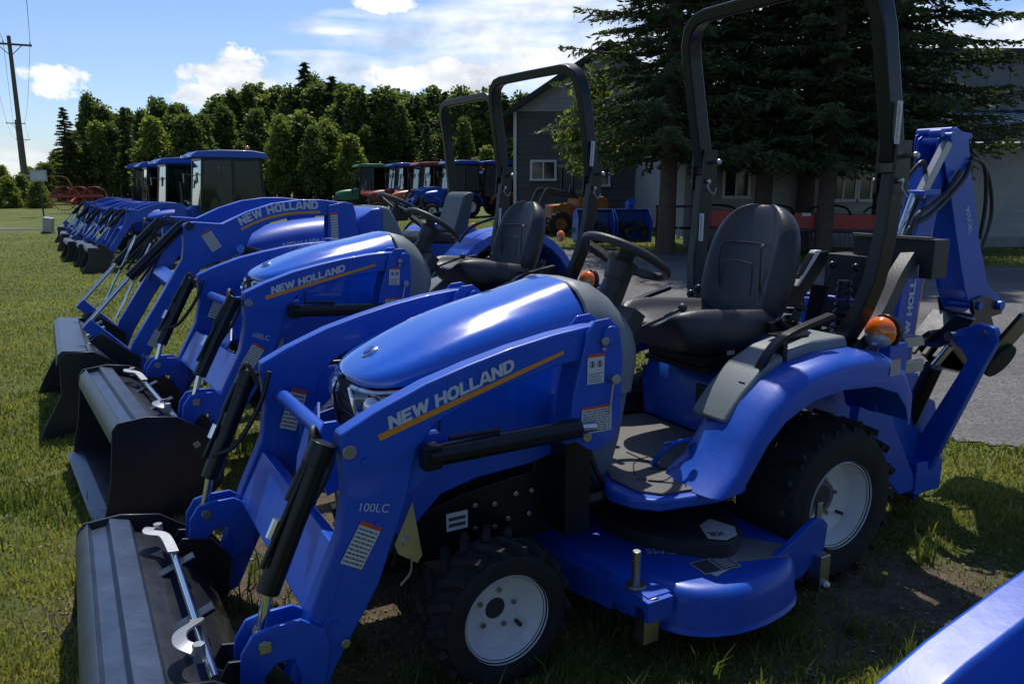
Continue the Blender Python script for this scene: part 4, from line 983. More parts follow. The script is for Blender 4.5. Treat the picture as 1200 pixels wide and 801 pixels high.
# compact wheel loader
def wheel_loader():
    x, y = 1.75, 24.0
    t = thing('wheel_loader', 'yellow compact wheel loader with dark cab and yellow rims by the brown building', 'wheel loader', on(x, y), R(180+20))
    b = MB(YEL); b.prism([(-1.1,.55),(-1.1,1.05),(-.9,1.15),(-.1,1.15),(-.05,.55)], -.42, .42); b.prism([(.05,.5),(.05,.95),(.7,.9),(.75,.5)], -.30, .30); b.build('body', t, bevel=.05, seg=3)
    b = MB(BLACK)
    for sx, sy in ((-.75,.42),(-.75,-.42),(.1,.42),(.1,-.42)): b.beam((sx,sy,1.1),(sx*.9,sy*.95,2.0),.06,.06,up=(0,1,0))
    b.box((-.32,0,2.03),(1.1,.95,.09)); b.box((-.5,0,1.25),(.4,.5,.2)); b.box((-.68,0,1.5),(.12,.5,.5)); b.beam((.05,0,1.1),(-.05,0,1.5),.08,.08)
    b.build('cab_frame', t, bevel=.01)
    for sx in (-.75,.55):
        for s in (1,-1): wheel(t, sx, s*.62, .36, .26, .19, s, 16, 'wheel', rimmat=YEL)
    b = MB(DGREY)
    for s in (1,-1): b.beam((-.1,s*.34,1.15),(.9,s*.34,1.35),.07,.14); b.beam((.9,s*.34,1.35),(1.35,s*.34,.45),.07,.12)
    b.box((1.3,0,.45),(.08,1.0,.3)); b.build('loader_arm', t, bevel=.01)
    b = MB(ORANGE); b.cyl((-.35,.3,2.08),(-.35,.3,2.2),.05,n=10); b.build('beacon', t)
wheel_loader()
# ---- blue implements in front of the brown wall
for k, (x, y, w_, lb) in enumerate(((2.15,21.0,.95,'blue snow blower attachment, left one of the pair beside the yellow loader'),(3.15,21.2,.95,'blue snow blower attachment, right one of the pair on the grass'))):
    t = thing('snow_blower', lb, 'snow blower', on(x, y), R(8+6*k), group='blue attachments on the grass')
    b = MB(FARBLUE)
    for s in (-1,1): b.prism([(-.35,0),(-.40,.55),(-.1,.85),(.25,.8),(.35,.1),(.2,0)], s*w_/2, s*(w_/2+.02), 'x')
    b.prism([(.25,0),(.28,.8),(-.1,.86),(-.1,.83),(.24,.77),(.21,0)], -w_/2, w_/2, 'x'); b.build('housing', t, bevel=.01)
    b = MB(DGREY); b.cyl((-w_/2,-.1,.32),(w_/2,-.1,.32),.05,n=10)
    for i in range(12): 
        a = i*1.1; x0 = -w_/2+w_*i/11; b.box((x0,-.1+.18*math.cos(a),.32+.18*math.sin(a)),(.10,.12,.12),rot=rotm(rx=a))
    b.build('auger', t)
    b = MB(FARBLUE); b.tube([(0,.05,.8),(0,.05,.95),(0,-.1,1.05)], .11, n=10); b.build('chute', t)
    b = MB(BLACK); b.beam((-.3,.5,.2),(0,.35,1.0),.05,.05); b.beam((.3,.5,.2),(0,.35,1.0),.05,.05); b.build('hitch_frame', t)
# dark pallet fork frame on stand
t = thing('fork_frame', 'black pallet fork frame standing with white tags left of the red hay machine', 'pallet forks', on(3.9,18.6), R(5))
b = MB(BLACK)
for x in (-.5,.5): b.beam((x,0,.05),(x,0,1.0),.06,.06,up=(0,1,0)); b.beam((x,0,.06),(x,-1.0,.04),.10,.04)
b.beam((-.55,0,1.0),(.55,0,1.0),.06,.06); b.beam((-.55,0,.5),(.55,0,.5),.06,.06); b.build('frame', t, bevel=.004)
b = MB(LABEL); b.prism([(-.05,.25),(.05,.25),(0,.6)], -.05, -.045); b.build('tag', t)
# ---- red hay machine
t = thing('hay_rake', 'long red hay machine with black hoop guards in front of the white building', 'hay machine', on(7.2,16.6), R(-3))
b = MB(RED)
b.beam((-3.0,0,.80),(1.9,0,.66),.16,.34); b.beam((-3.0,.5,.62),(1.9,.5,.55),.10,.12); 
for x in (-2.6,-1.2,.2,1.5): b.beam((x,0,.85),(x,.6,.5),.07,.10)
b.build('frame', t, bevel=.01)
for x in (-2.9,-1.75,-.6,.55,1.6):
    b = MB(BLACK); b.tube([(x-.45,-.1,.92),(x-.32,-.14,1.03),(x,-.16,1.08),(x+.32,-.14,1.02),(x+.45,-.1,.88)], .022, n=6); b.build('hoop_guard', t)
b = MB(DGREY)
for i in range(46):
    x = -2.9+i*.105; b.cyl((x,-.05+.15*math.sin(i*1.7),.6),(x+.03,-.25+.1*math.sin(i*2.3),.14),.008,n=4)
b.cyl((-2.9,-.05,.58),(1.9,-.05,.52),.05,n=10); b.build('tine_bar', t)
for x in (-2.4,1.3): wheel(t, x, -.35, .27, .16, .13, -1, 14, 'wheel', rimmat=RED)
b = MB(LABEL); b.box((-1.05,-.085,.88),(.18,.006,.07)); b.box((.6,-.085,.83),(.12,.006,.05)); b.build('decal', t)
# ---- hay rake at the far end of the row
t = thing('wheel_rake', 'red and yellow wheel rake beyond the far end of the blue row', 'hay rake', on(-23.6,43), R(20))
b = MB(RED); b.beam((-1.2,0,.9),(1.4,0,.9),.12,.14); b.beam((0,-1.2,.6),(0,1.2,.9),.1,.1); b.build('frame', t)
for i in range(3):
    x = -.5+i*.75; b = MB(DRED, YEL)
    cc = V((x,.1*(i%2),.78)); b.tube([cc+V((math.cos(a)*.62,.0,math.sin(a)*.62)) for a in [2*PI*k/20 for k in range(20)]], .022, n=5, smoothp=False, closed=True)
    for k in range(28):
        a = 2*PI*k/28; b.cyl(cc+V((math.cos(a)*.12,0,math.sin(a)*.12)), cc+V((math.cos(a+.18)*.78,.02,math.sin(a+.18)*.78)), .010, n=4)
    b.build('rake_wheel', t)
b = MB(YEL); b.tube([(-1.6,.2,.9),(-1.4,.2,1.85),(-.4,.2,1.9),(-.1,.2,1.4),(.3,.2,.9)], .035, n=6); b.build('lift_arm', t)
# ---- road sign, box, poles
t = thing('road_sign', 'small pale blue sign on a thin post at the far end of the row', 'sign', on(-23.6,40), R(0))
b = MB(DGREY); b.cyl((0,0,0),(0,0,1.9),.04,n=8); b.build('post', t)
b = MB(SILV, LABEL); b.box((0,-.05,2.0),(.85,.03,.55)); b.mi = 1; b.box((0,-.07,2.0),(.70,.004,.36)); b.build('panel', t)
t = thing('utility_box', 'grey tilted utility box on the lawn left of the farthest buckets', 'utility box', on(-17.6,30), R(10), rot=(R(4),R(8),R(10)))
b = MB(SILV); b.box((0,0,.32),(.34,.28,.56)); b.build('cabinet', t, bevel=.03)
b = MB(DGREY); b.box((0,0,.03),(.4,.34,.06)); b.build('base', t)
def pole(x, y, h, lb, arm=2.6, az=0):
    t = thing('utility_pole', lb, 'utility pole', on(x, y), az, group='wooden utility poles along the road')
    b = MB(WOOD); b.tube([(0,0,-.3),(0,0,h*.5),(0,0,h)], lambda f: .19-.07*f, n=12, smoothp=False); b.build('shaft', t)
    b = MB(WOOD); b.beam((-arm/2,-.16,h-.55),(arm/2,-.16,h-.55),.10,.13); b.beam((-.7,-.16,h-.6),(0,-.14,h-1.3),.03,.05); b.beam((.7,-.16,h-.6),(0,-.14,h-1.3),.03,.05); b.build('crossarm', t, bevel=.01)
    for s in (-arm/2+.1, -.35, arm/2-.1):
        b = MB(SILV); b.cyl((s,-.16,h-.48),(s,-.16,h-.30),.045,.03,n=10); b.build('insulator', t)
    return t
PL = [(-33.7,55.5,11.2),(-77,126,11.2),(-104,172,11.2)]
for (x, y, h), lb in zip(PL, ('tall wooden utility pole standing in the bushes at the left edge','small second utility pole just right of the tall pole','smallest and farthest utility pole right of the tall pole')): pole(x, y, h, lb, az=R(28))
PTS = [(-8.5,12.5,10.3)]+[(x, y, h-.3+gz(x,y)) for x, y, h in PL]
for k in (-1.2,-.35,1.2):
    b = MB(DGREY); cx, sx = math.cos(R(28)), math.sin(R(28)); pts = []
    for i in range(len(PTS)-1):
        p, q = V(PTS[i])+V((k*cx, k*sx, 0)), V(PTS[i+1])+V((k*cx, k*sx, 0))
        for j in range(12 if i < len(PTS)-2 else 13):
            f = j/12; pp = p.lerp(q, f); pp.z -= 4*f*(1-f)*.9; pts.append(pp)
    b.tube(pts, .014, n=5, smoothp=False)
    tag(b.build('power_line'), {-1.2:'outer overhead wire left of the tall pole top',-.35:'middle overhead wire running over the tall pole',1.2:'overhead wire on the right end of the pole crossarm'}[k], 'wire', 'overhead wires')
# ---------------------------------------------------------------- ground
from mathutils.geometry import intersect_point_tri_2d
GP = [(3.9,3.95),(3.02,4.30),(2.52,4.66),(1.75,6.0),(.75,7.9),(-.6,10.6),(-3.0,14.6),(-4.6,18.6),(-1.0,18.8),(2.2,18.2),(4.2,17.6),(5.4,15.2),(9,14.6),(13,14.2),(22,13.5),(22,-6),(10,-.5),(6.3,2.4)]
def inside(x, y, poly=GP):
    c = False; j = len(poly)-1
    for i in range(len(poly)):
        xi, yi = poly[i]; xj, yj = poly[j]
        if (yi > y) != (yj > y) and x < (xj-xi)*(y-yi)/(yj-yi)+xi: c = not c
        j = i
    return c
def bare(x, y):
    """0 = turf, 1 = worn bare soil (between the fronts of the parked machines and along the gravel)"""
    n = noise.noise(V((x*1.1, y*1.1, 3)))*.6+noise.noise(V((x*3.3, y*3.3, 9)))*.35
    m = math.exp(-(((x+.75)/1.1)**2+((y-3.4)/1.2)**2))*.75+math.exp(-(((x-1.95)/.6)**2+((y-2.7)/.5)**2))*.38+math.exp(-(((x+1.2)/.9)**2+((y-2.2)/.8)**2))*.3+math.exp(-(((x-.9)/1.6)**2+((y-3.2)/1.0)**2))*.3
    m += math.exp(-(((x+1.6)/1.0)**2+((y-5.6)/1.0)**2))*.35
    return max(0, min(1, m*1.15+n*.9-.06))
def gmat(name, dirt=True):
    m = bpy.data.materials.new(name); m.use_nodes = True; nt = m.node_tree; N = nt.nodes; L = nt.links; p = N['Principled BSDF']
    p.inputs['Roughness'].default_value = .95; p.inputs['Specular IOR Level'].default_value = .2
    tc = N.new('ShaderNodeTexCoord')
    def nz(s, d=8, r=.65):
        n = N.new('ShaderNodeTexNoise'); n.inputs['Scale'].default_value = s; n.inputs['Detail'].default_value = d; n.inputs['Roughness'].default_value = r
        L.new(tc.outputs['Object'], n.inputs['Vector']); return n.outputs['Fac']
    def mix(a, b, f):
        x = N.new('ShaderNodeMix'); x.data_type = 'RGBA'
        for k, v in (('A', a), ('B', b)):
            if isinstance(v, tuple): x.inputs[k].default_value = (*v, 1)
            else: L.new(v, x.inputs[k])
        L.new(f, x.inputs['Factor']); return x.outputs['Result']
    def rng(v, a, b):
        r = N.new('ShaderNodeMapRange'); r.inputs['From Min'].default_value = a; r.inputs['From Max'].default_value = b; L.new(v, r.inputs['Value']); return r.outputs['Result']
    if dirt:
        g1 = mix((.060,.085,.016), (.135,.160,.035), rng(nz(.55), .3, .7))
        g2 = mix(g1, (.165,.150,.055), rng(nz(2.3), .50, .75))
        g3 = mix(g2, (.035,.050,.012), rng(nz(26), .52, .75))
        at = N.new('ShaderNodeAttribute'); at.attribute_name = 'bare'
        so = mix((.085,.062,.040), (.17,.135,.095), rng(nz(9), .35, .7)); so2 = mix(so, (.045,.034,.024), rng(nz(70), .5, .7))
        c = mix(g3, so2, rng(at.outputs['Fac'], .35, .62))
        bs, bd = 40, .03
    else:
        vo = N.new('ShaderNodeTexVoronoi'); vo.inputs['Scale'].default_value = 75; L.new(tc.outputs['Object'], vo.inputs['Vector'])
        hs = N.new('ShaderNodeSeparateColor'); L.new(vo.outputs['Color'], hs.inputs[0])
        c0 = mix((.075,.073,.070), (.24,.23,.22), hs.outputs[0]); c1 = mix(c0, (.115,.110,.102), rng(nz(1.2), .35, .75)); c = mix(c1, (.075,.068,.058), rng(nz(.35), .52, .72))
        bs, bd = 90, .012
    L.new(c, p.inputs['Base Color'])
    bp = N.new('ShaderNodeBump'); bp.inputs['Strength'].default_value = .8; bp.inputs['Distance'].default_value = bd; L.new(nz(bs, 6), bp.inputs['Height']); L.new(bp.outputs['Normal'], p.inputs['Normal'])
    return m
def axis(lo, hi, st, far):
    a = list(np.arange(lo, hi+1e-6, st)); d = st; x = a[-1]
    while x < far: d *= 1.22; x += d; a.append(x)
    d = st; x = a[0]
    while x > -far: d *= 1.22; x -= d; a.insert(0, x)
    return a
xs = axis(-9, 6, .16, 2500); ys = axis(-1, 14, .16, 2500)
me = bpy.data.meshes.new('ground'); nx, ny = len(xs), len(ys)
vs_ = [(x, y, gz(x, y)) for y in ys for x in xs]
me.from_pydata(vs_, [], [(j*nx+i, j*nx+i+1, (j+1)*nx+i+1, (j+1)*nx+i) for j in range(ny-1) for i in range(nx-1)])
at = me.attributes.new('bare', 'FLOAT', 'POINT'); at.data.foreach_set('value', [bare(x, y) if abs(x) < 12 and -2 < y < 16 else 0. for x, y, _ in vs_])
me.materials.append(gmat('turf_soil')); me.polygons.foreach_set('use_smooth', [True]*len(me.polygons))
g = bpy.data.objects.new('ground', me); C.objects.link(g); g['kind'] = 'structure'
def sheet(name, poly, st, m, dz, amp=.15, fr=1.6):
    X0, X1 = min(p[0] for p in poly), max(p[0] for p in poly); Y0, Y1 = min(p[1] for p in poly), max(p[1] for p in poly)
    idx = {}; vv = []; ff = []
    def vid(i, j):
        if (i, j) not in idx:
            x, y = X0+i*st, Y0+j*st; idx[i, j] = len(vv); vv.append((x, y, gz(x, y)+dz))
        return idx[i, j]
    for i in range(int((X1-X0)/st)):
        for j in range(int((Y1-Y0)/st)):
            x, y = X0+(i+.5)*st, Y0+(j+.5)*st
            n1 = noise.noise(V((x*fr, y*fr, 5)))*amp+noise.noise(V((x*6, y*6, 5)))*amp*.5; n2 = noise.noise(V((x*fr, y*fr, 25)))*amp
            if inside(x+n1, y+n2, poly): ff.append((vid(i, j), vid(i+1, j), vid(i+1, j+1), vid(i, j+1)))
    me = bpy.data.meshes.new(name); me.from_pydata(vv, [], ff); me.materials.append(m); me.polygons.foreach_set('use_smooth', [True]*len(me.polygons))
    o = bpy.data.objects.new(name, me); C.objects.link(o); o['kind'] = 'structure'; return o
GRV = gmat('gravel', False)
sheet('gravel_yard', GP, .07, GRV, .007)
sheet('path', [(-60,33.2),(-17.5,31.6),(-17.5,32.4),(-60,34.2)], .22, GRV, .012, .05)
# ---------------------------------------------------------------- foliage materials
def leafmat(name, c1, c2, trans=.45, rough=.55):
    m = bpy.data.materials.new(name); m.use_nodes = True; nt = m.node_tree; N = nt.nodes; L = nt.links; p = N['Principled BSDF']; out = N['Material Output']
    at = N.new('ShaderNodeAttribute'); at.attribute_name = 'tint'
    mx = N.new('ShaderNodeMix'); mx.data_type = 'RGBA'; mx.inputs['A'].default_value = (*c1, 1); mx.inputs['B'].default_value = (*c2, 1); L.new(at.outputs['Fac'], mx.inputs['Factor'])
    L.new(mx.outputs['Result'], p.inputs['Base Color']); p.inputs['Roughness'].default_value = rough; p.inputs['Specular IOR Level'].default_value = .25
    tr = N.new('ShaderNodeBsdfTranslucent'); ml = N.new('ShaderNodeMix'); ml.data_type = 'RGBA'; ml.blend_type = 'MULTIPLY'; ml.inputs['Factor'].default_value = 1; ml.inputs['B'].default_value = (1.25, 1.35, .6, 1)
    L.new(mx.outputs['Result'], ml.inputs['A']); L.new(ml.outputs['Result'], tr.inputs['Color'])
    ms = N.new('ShaderNodeMixShader'); ms.inputs[0].default_value = trans; L.new(p.outputs[0], ms.inputs[1]); L.new(tr.outputs[0], ms.inputs[2]); L.new(ms.outputs[0], out.inputs['Surface'])
    return m
def quads(name, cen, ax1, ax2, tint, m, parent=None):
    """many small four-cornered leaves as one mesh; cen, ax1, ax2: (n,3)"""
    n = len(cen); co = np.empty((n, 4, 3)); co[:, 0] = cen-ax1; co[:, 1] = cen-ax2*.9; co[:, 2] = cen+ax1; co[:, 3] = cen+ax2*.9
    me = bpy.data.meshes.new(name); me.vertices.add(n*4); me.loops.add(n*4); me.polygons.add(n)
    me.vertices.foreach_set('co', co.ravel()); me.loops.foreach_set('vertex_index', np.arange(n*4, dtype=np.int32)); me.polygons.foreach_set('loop_start', np.arange(0, n*4, 4, dtype=np.int32))
    a = me.attributes.new('tint', 'FLOAT', 'POINT'); a.data.foreach_set('value', np.repeat(tint, 4).astype(np.float32))
    me.materials.append(m); me.update(calc_edges=True)
    o = bpy.data.objects.new(name, me); C.objects.link(o)
    if parent: o.parent = parent
    return o
rg = np.random.default_rng(5)
def rdir(n):
    v = rg.normal(size=(n, 3)); return v/np.linalg.norm(v, axis=1, keepdims=True)
DEC = leafmat('broad_leaves', (.056,.084,.028), (.155,.200,.060), .52)
DEC2 = leafmat('yellowish_leaves', (.095,.125,.030), (.22,.25,.070), .55)
CON = leafmat('conifer_needles', (.024,.042,.018), (.080,.108,.040), .3)
def broad(name, h, spread, n, m, seed, label, cat='tree', group=None, leaf=.20, low=.18, loc=(0,0,0), tall=1.):
    r_ = np.random.default_rng(seed); rr = random.Random(seed)
    t = thing(name, label, cat, loc, group=group)
    b = MB(BARK); b.tube([(0,0,-.3),(.05*h*rr.uniform(-1,1)*.3,0,h*.35),(rr.uniform(-.2,.2),rr.uniform(-.2,.2),h*.85)], lambda f: .028*h*(1-f*.85), n=8)
    b.build('trunk', t)
    bl = []
    for i in range(int(40+h*5)):
        z = h*rr.uniform(low, .93); f = (z/h-low)/(1-low); w = spread*(1.02-f**1.5)*(.55+.45*min(1, f*3.5))*.92
        a = rr.uniform(0, 2*PI); d = w*math.sqrt(rr.random())*.9
        bl.append((d*math.cos(a), d*math.sin(a), z, spread*rr.uniform(.09,.27)))
    bl.append((0, 0, h*.93, spread*.2))
    bl = np.array(bl); pk = r_.integers(0, len(bl), n)
    dv = r_.normal(size=(n, 3)); dv /= np.linalg.norm(dv, axis=1, keepdims=True)
    rad = bl[pk, 3]*(.25+1.15*r_.random(n))
    cen = bl[pk, :3]+dv*rad[:, None]*np.array([1, 1, 1.25])
    a1 = r_.normal(size=(n, 3)); a1 /= np.linalg.norm(a1, axis=1, keepdims=True); a2 = np.cross(a1, r_.normal(size=(n, 3))); a2 /= np.linalg.norm(a2, axis=1, keepdims=True)
    s_ = leaf*(.6+.8*r_.random(n))[:, None]
    tint = np.clip(r_.random(n)*.6+.4*r_.random(len(bl))[pk], 0, 1)
    quads('crown', cen, a1*s_*.6, a2*s_*.42, tint, m, t)
    return t
def conifer(name, h, rad, seed, label, group=None, m=CON, z0=1.4, loc=(0,0,0), nb=150, tw=150, leaf=.11):
    r_ = np.random.default_rng(seed); rr = random.Random(seed)
    t = thing(name, label, 'tree', loc, group=group)
    b = MB(BARK); b.tube([(0,0,-.2),(.03,0,h*.5),(0,0,h)], lambda f: .20*(1-f)**.8+.01, n=10); b.build('trunk', t)
    bb = MB(BARK); cen = []; A1 = []; A2 = []; T = []
    for i in range(nb):
        f = (i+rr.random())/nb; z = z0+(h-z0)*f**1.05; L_ = rad*(1-f)**.75*rr.uniform(.62,1.08)+.12; a = i*2.39996+rr.uniform(-.3,.3)
        d = np.array([math.cos(a), math.sin(a), 0]); up = np.array([0,0,1.]); side = np.array([-math.sin(a), math.cos(a), 0])
        dr = rr.uniform(.02,.22)
        def P(s): return d*L_*s+up*(z-dr*L_*s*s*1.3+.16*L_*max(0, s-.6)*1.6)
        if L_ > .8: bb.tube([V(P(0)), V(P(.5)), V(P(.95))], lambda q: .028*(1-q)+.006, n=4)
        C_ = []; D_ = []; S_ = []
        ns = int(tw*(L_/rad)**.8/10)+4
        for j in range(ns):
            for sd in (-1, 1):
                s0 = .12+.88*(j+rr.random()*.8)/ns; l = (.34*L_*(1-s0*.8)+.10)*rr.uniform(.6, 1.15)
                q = max(3, int(l/(leaf*.55))); tt = (np.arange(q)+r_.random(q))/q
                td = d*rr.uniform(.5,.95)+side*sd*rr.uniform(.6,.95)+up*rr.uniform(-.42,.0); td /= np.linalg.norm(td)
                pts = P(min(1, s0))+td*(tt*l)[:, None]+up*(-.10*l*tt*tt)[:, None]+r_.normal(size=(q, 3))*leaf*.16
                C_.append(pts); D_.append(np.repeat(td[None], q, 0)+r_.normal(size=(q, 3))*.35); S_.append(np.full(q, s0))
        c = np.concatenate(C_); dirn = np.concatenate(D_); s = np.concatenate(S_); k = len(c); dirn /= np.linalg.norm(dirn, axis=1, keepdims=True)
        o2 = np.cross(dirn, r_.normal(size=(k, 3))); o2 /= np.linalg.norm(o2, axis=1, keepdims=True)
        sz = leaf*(.6+.7*r_.random(k))[:, None]
        cen.append(c); A1.append(dirn*sz*.95); A2.append(o2*sz*.30); T.append(np.clip(r_.random(k)*.7+.3*s, 0, 1))
    bb.build('limb', t)
    quads('crown', np.concatenate(cen), np.concatenate(A1), np.concatenate(A2), np.concatenate(T), m, t)
    return t
def rotsc(o, a, s, sz=None): o.rotation_euler.z = a; o.scale = (s, s, sz or s)
# spruces in front of the buildings
S1 = conifer('spruce_tree', 12.5, 2.75, 11, 'leftmost dark spruce, its edge covering the brown gable', 'dark spruces in front of the buildings', loc=on(3.35,17.2), nb=170, tw=185, z0=2.0, leaf=.085)
S2 = conifer('spruce_tree', 13.5, 3.2, 12, 'dark spruce rising behind the seat of the nearest tractor', 'dark spruces in front of the buildings', loc=on(5.6,17.8), nb=170, tw=185, z0=2.2, leaf=.085)
for (x, y, a, s, src, lb) in ((8.2,17.6,1.2,1.12,S1,'rightmost dark spruce, long boughs reaching over the blue roof edge'),(6.5,16.5,5.2,.92,S1,'dark spruce nearest the red hay machine, its low boughs hanging over it'),(7.0,19.0,2.4,1.05,S2,'dark spruce set back between the two rightmost spruces'),(4.5,19.0,4.0,1.1,S1,'dark spruce set back behind the gap between the two left spruces')):
    o = copy_tree(src); o.location = on(x, y); rotsc(o, a, s); o['label'] = lb
sap = broad('young_maple', 4.3, 1.25, 2600, DEC2, 31, 'small bright green tree in front of the brown gable wall', loc=on(2.05,20.6), leaf=.13, low=.45)
# the wood behind: every stem its own tree
WG = 'trees of the wood behind the tractors'
V1 = [broad('wood_tree', 10, 2.7, 8500, DEC, 41, '', group=WG, leaf=.27), broad('wood_tree', 9, 2.4, 7500, DEC, 42, '', group=WG, leaf=.27), broad('wood_tree', 8.5, 2.6, 7500, DEC2, 43, '', group=WG, leaf=.27),
      broad('wood_tree', 11, 2.0, 7500, DEC, 44, '', group=WG, leaf=.25, low=.12), conifer('wood_spruce', 12.5, 2.1, 45, '', group=WG, nb=90, tw=110, z0=.6, leaf=.26)]
HT = [10, 9, 8.5, 11, 12.5]
# tops of the tree line as seen from the yard: (px, py of top)
TL = [(48,186,2),(66,172,2),(84,150,1),(100,100,3),(118,114,3),(132,146,2),(146,124,1),(163,120,3),(182,110,0),(203,114,3),(222,132,2),(238,142,2),(254,108,1),(272,96,3),(290,90,3),(306,108,2),(322,98,1),(340,96,0),(356,70,4),(372,92,0),(388,86,4),
      (404,94,0),(420,98,1),(438,100,4),(452,97,0),(470,102,2),(488,106,0),(505,98,1),(522,104,4),(540,97,0),(556,104,2),(574,98,0),(592,108,4),(610,104,0),(630,112,1)]
PT = math.atan((400.5-215)/919)
def azel(px, py):
    r = V(((px-600)/919, math.cos(PT)+(400.5-py)/919*math.sin(PT), -math.sin(PT)+(400.5-py)/919*math.cos(PT))).normalized(); return math.atan2(r.x, r.y), math.asin(r.z)
used = set(); wi = 0
where = ['by the far end of the blue row','left of the cloud','behind the nearest cab tractor','behind the third tractor','behind the back row','right of the tall spruce']
tip = {0:'round topped',1:'slender round',2:'paler yellow green',3:'tall narrow',4:'pointed'}
def plant(px, py, k, D, lb):
    global wi
    a_, e_ = azel(px, py); x = math.tan(a_)*D; zt = 1.52+math.tan(e_)/math.cos(a_)*D; z0 = gz(x, D); s = max(.35, (zt-z0)/HT[k])
    if k in used: o = copy_tree(V1[k])
    else: o = V1[k]; used.add(k)
    o.location = (x, D, z0); rotsc(o, rnd.uniform(0, 6.28), s*rnd.uniform(1.0, 1.45), s); o['label'] = lb; wi += 1
for i, (px, py, k) in enumerate(TL):
    D = (78-i*.45 if px > 130 else 70)+rnd.uniform(-3, 3)
    plant(px, py+4, k, D, '%s tree of the wood, number %s from the left along its skyline' % (tip[k], ['one','two','three','four','five','six','seven','eight','nine','ten','eleven','twelve','thirteen','fourteen','fifteen','sixteen','seventeen','eighteen','nineteen','twenty','twenty one','twenty two','twenty three','twenty four','twenty five','twenty six','twenty seven','twenty eight','twenty nine','thirty','thirty one','thirty two','thirty three','thirty four','thirty five'][i]))
for i, (px, py, k) in enumerate(TL):
    plant(px+8, py+rnd.uniform(6, 16), rnd.choice([0,1,2,0]), 84+rnd.uniform(-2, 4), 'tree deep in the wood showing between the crowns of its skyline')
lowl = 'lower tree filling the shaded front edge of the wood behind the tractors'
for i in range(44):
    px = 75+i*12.8; plant(px+rnd.uniform(-5,5), rnd.uniform(120,172), rnd.choice([0,1,2,2,1,3,4]), 62+rnd.uniform(-4,5), lowl)
for i in range(12):
    plant(30+i*7+rnd.uniform(-3,3), 205-i*3.5, rnd.choice([1,2]), 66+rnd.uniform(-2,6), 'low bushy tree at the left end of the wood')
for px, py, D, lb in ((8,208,50,'leafy bush at the left frame edge beside the utility pole'),(24,206,52,'leafy bush just behind the foot of the tall utility pole'),(44,212,50,'leafy bush right of the foot of the tall utility pole'),(0,195,75,'dark bush at the far left skyline')):
    k = 2; a_, e_ = azel(px, py); x = math.tan(a_)*D; zt = 1.52+math.tan(e_)/math.cos(a_)*D; o = copy_tree(V1[2])
    o.location = (x, D, gz(x, D)-.5); s = (zt+.5)/8.5; rotsc(o, px, s*1.5, s*1.05); o['label'] = lb; o['category'] = 'bush'; o.name = 'roadside_bush'; o['group'] = 'bushes round the utility pole'
# ---------------------------------------------------------------- grass blades, weeds
GRM = leafmat('grass_blades', (.066,.092,.016), (.30,.275,.090), .5)
def blade_mesh(name, px, py, h, wd, tint, m):
    n = len(px); pz = np.array([gz(a, b) for a, b in zip(px, py)]); an = rg.uniform(0, 2*PI, n); le = rg.uniform(.1, .75, n)*h; la = rg.uniform(0, 2*PI, n)
    sx, sy = np.cos(an)*wd, np.sin(an)*wd; lx, ly = np.cos(la)*le, np.sin(la)*le
    co = np.empty((n, 5, 3)); base = np.stack([px, py, pz], 1)
    co[:, 0] = base+np.stack([-sx, -sy, -.005+0*sx], 1); co[:, 1] = base+np.stack([sx, sy, -.005+0*sx], 1)
    mid = base+np.stack([lx*.35, ly*.35, h*.6], 1); co[:, 2] = mid+np.stack([sx, sy, 0*sx], 1)*.75; co[:, 3] = mid-np.stack([sx, sy, 0*sx], 1)*.75
    co[:, 4] = base+np.stack([lx, ly, h*.95], 1)
    li = (np.arange(n)[:, None]*5+np.array([0,1,2,3, 3,2,4])[None]).ravel().astype(np.int32)
    ls = (np.arange(n)[:, None]*7+np.array([0,4])[None]).ravel().astype(np.int32)
    me = bpy.data.meshes.new(name); me.vertices.add(n*5); me.loops.add(n*7); me.polygons.add(n*2)
    me.vertices.foreach_set('co', co.ravel()); me.loops.foreach_set('vertex_index', li); me.polygons.foreach_set('loop_start', ls)
    a = me.attributes.new('tint', 'FLOAT', 'POINT'); a.data.foreach_set('value', np.repeat(tint, 5).astype(np.float32)); me.materials.append(m); me.update(calc_edges=True)
    o = bpy.data.objects.new(name, me); C.objects.link(o); return o
def scatter(n, r0, r1, a0=-40, a1=40):
    r = r0*np.exp(rg.random(n)*math.log(r1/r0)); a = np.radians(rg.uniform(a0, a1, n)); return r*np.sin(a), r*np.cos(a), r
gx, gy, gr = scatter(400000, 1.55, 34)
keep = []; hh = []; tt = []
for x, y, r in zip(gx, gy, gr):
    x = float(x); y = float(y)
    if inside(x+noise.noise(V((x*1.6, y*1.6, 5)))*.15, y+noise.noise(V((x*1.6, y*1.6, 25)))*.15) : 
        keep.append(False); continue
    bz = bare(x, y) if r < 14 else 0; u = rnd.random()
    ok = u > bz*1.25
    keep.append(ok)
    if ok:
        n1 = noise.noise(V((x*.9, y*.9, 1))); n2 = noise.noise(V((x*4, y*4, 7)))
        hh.append(max(.015, (.025+.016*n1+.030*n2)*(1-.5*bz)*rnd.uniform(.5, 1.5)*(1.6 if rnd.random() < .03 else 1))); tt.append(min(1, max(0, .46+.65*n1+.45*n2+.3*bz+rnd.uniform(-.28, .28))))
keep = np.array(keep); kx, ky, kr = gx[keep], gy[keep], gr[keep]
tag(blade_mesh('grass', kx, ky, np.array(hh), .0015+.0008*kr**.8, np.array(tt), GRM), 'short mown grass with dry tips under and around the tractors', 'grass', kind='stuff')
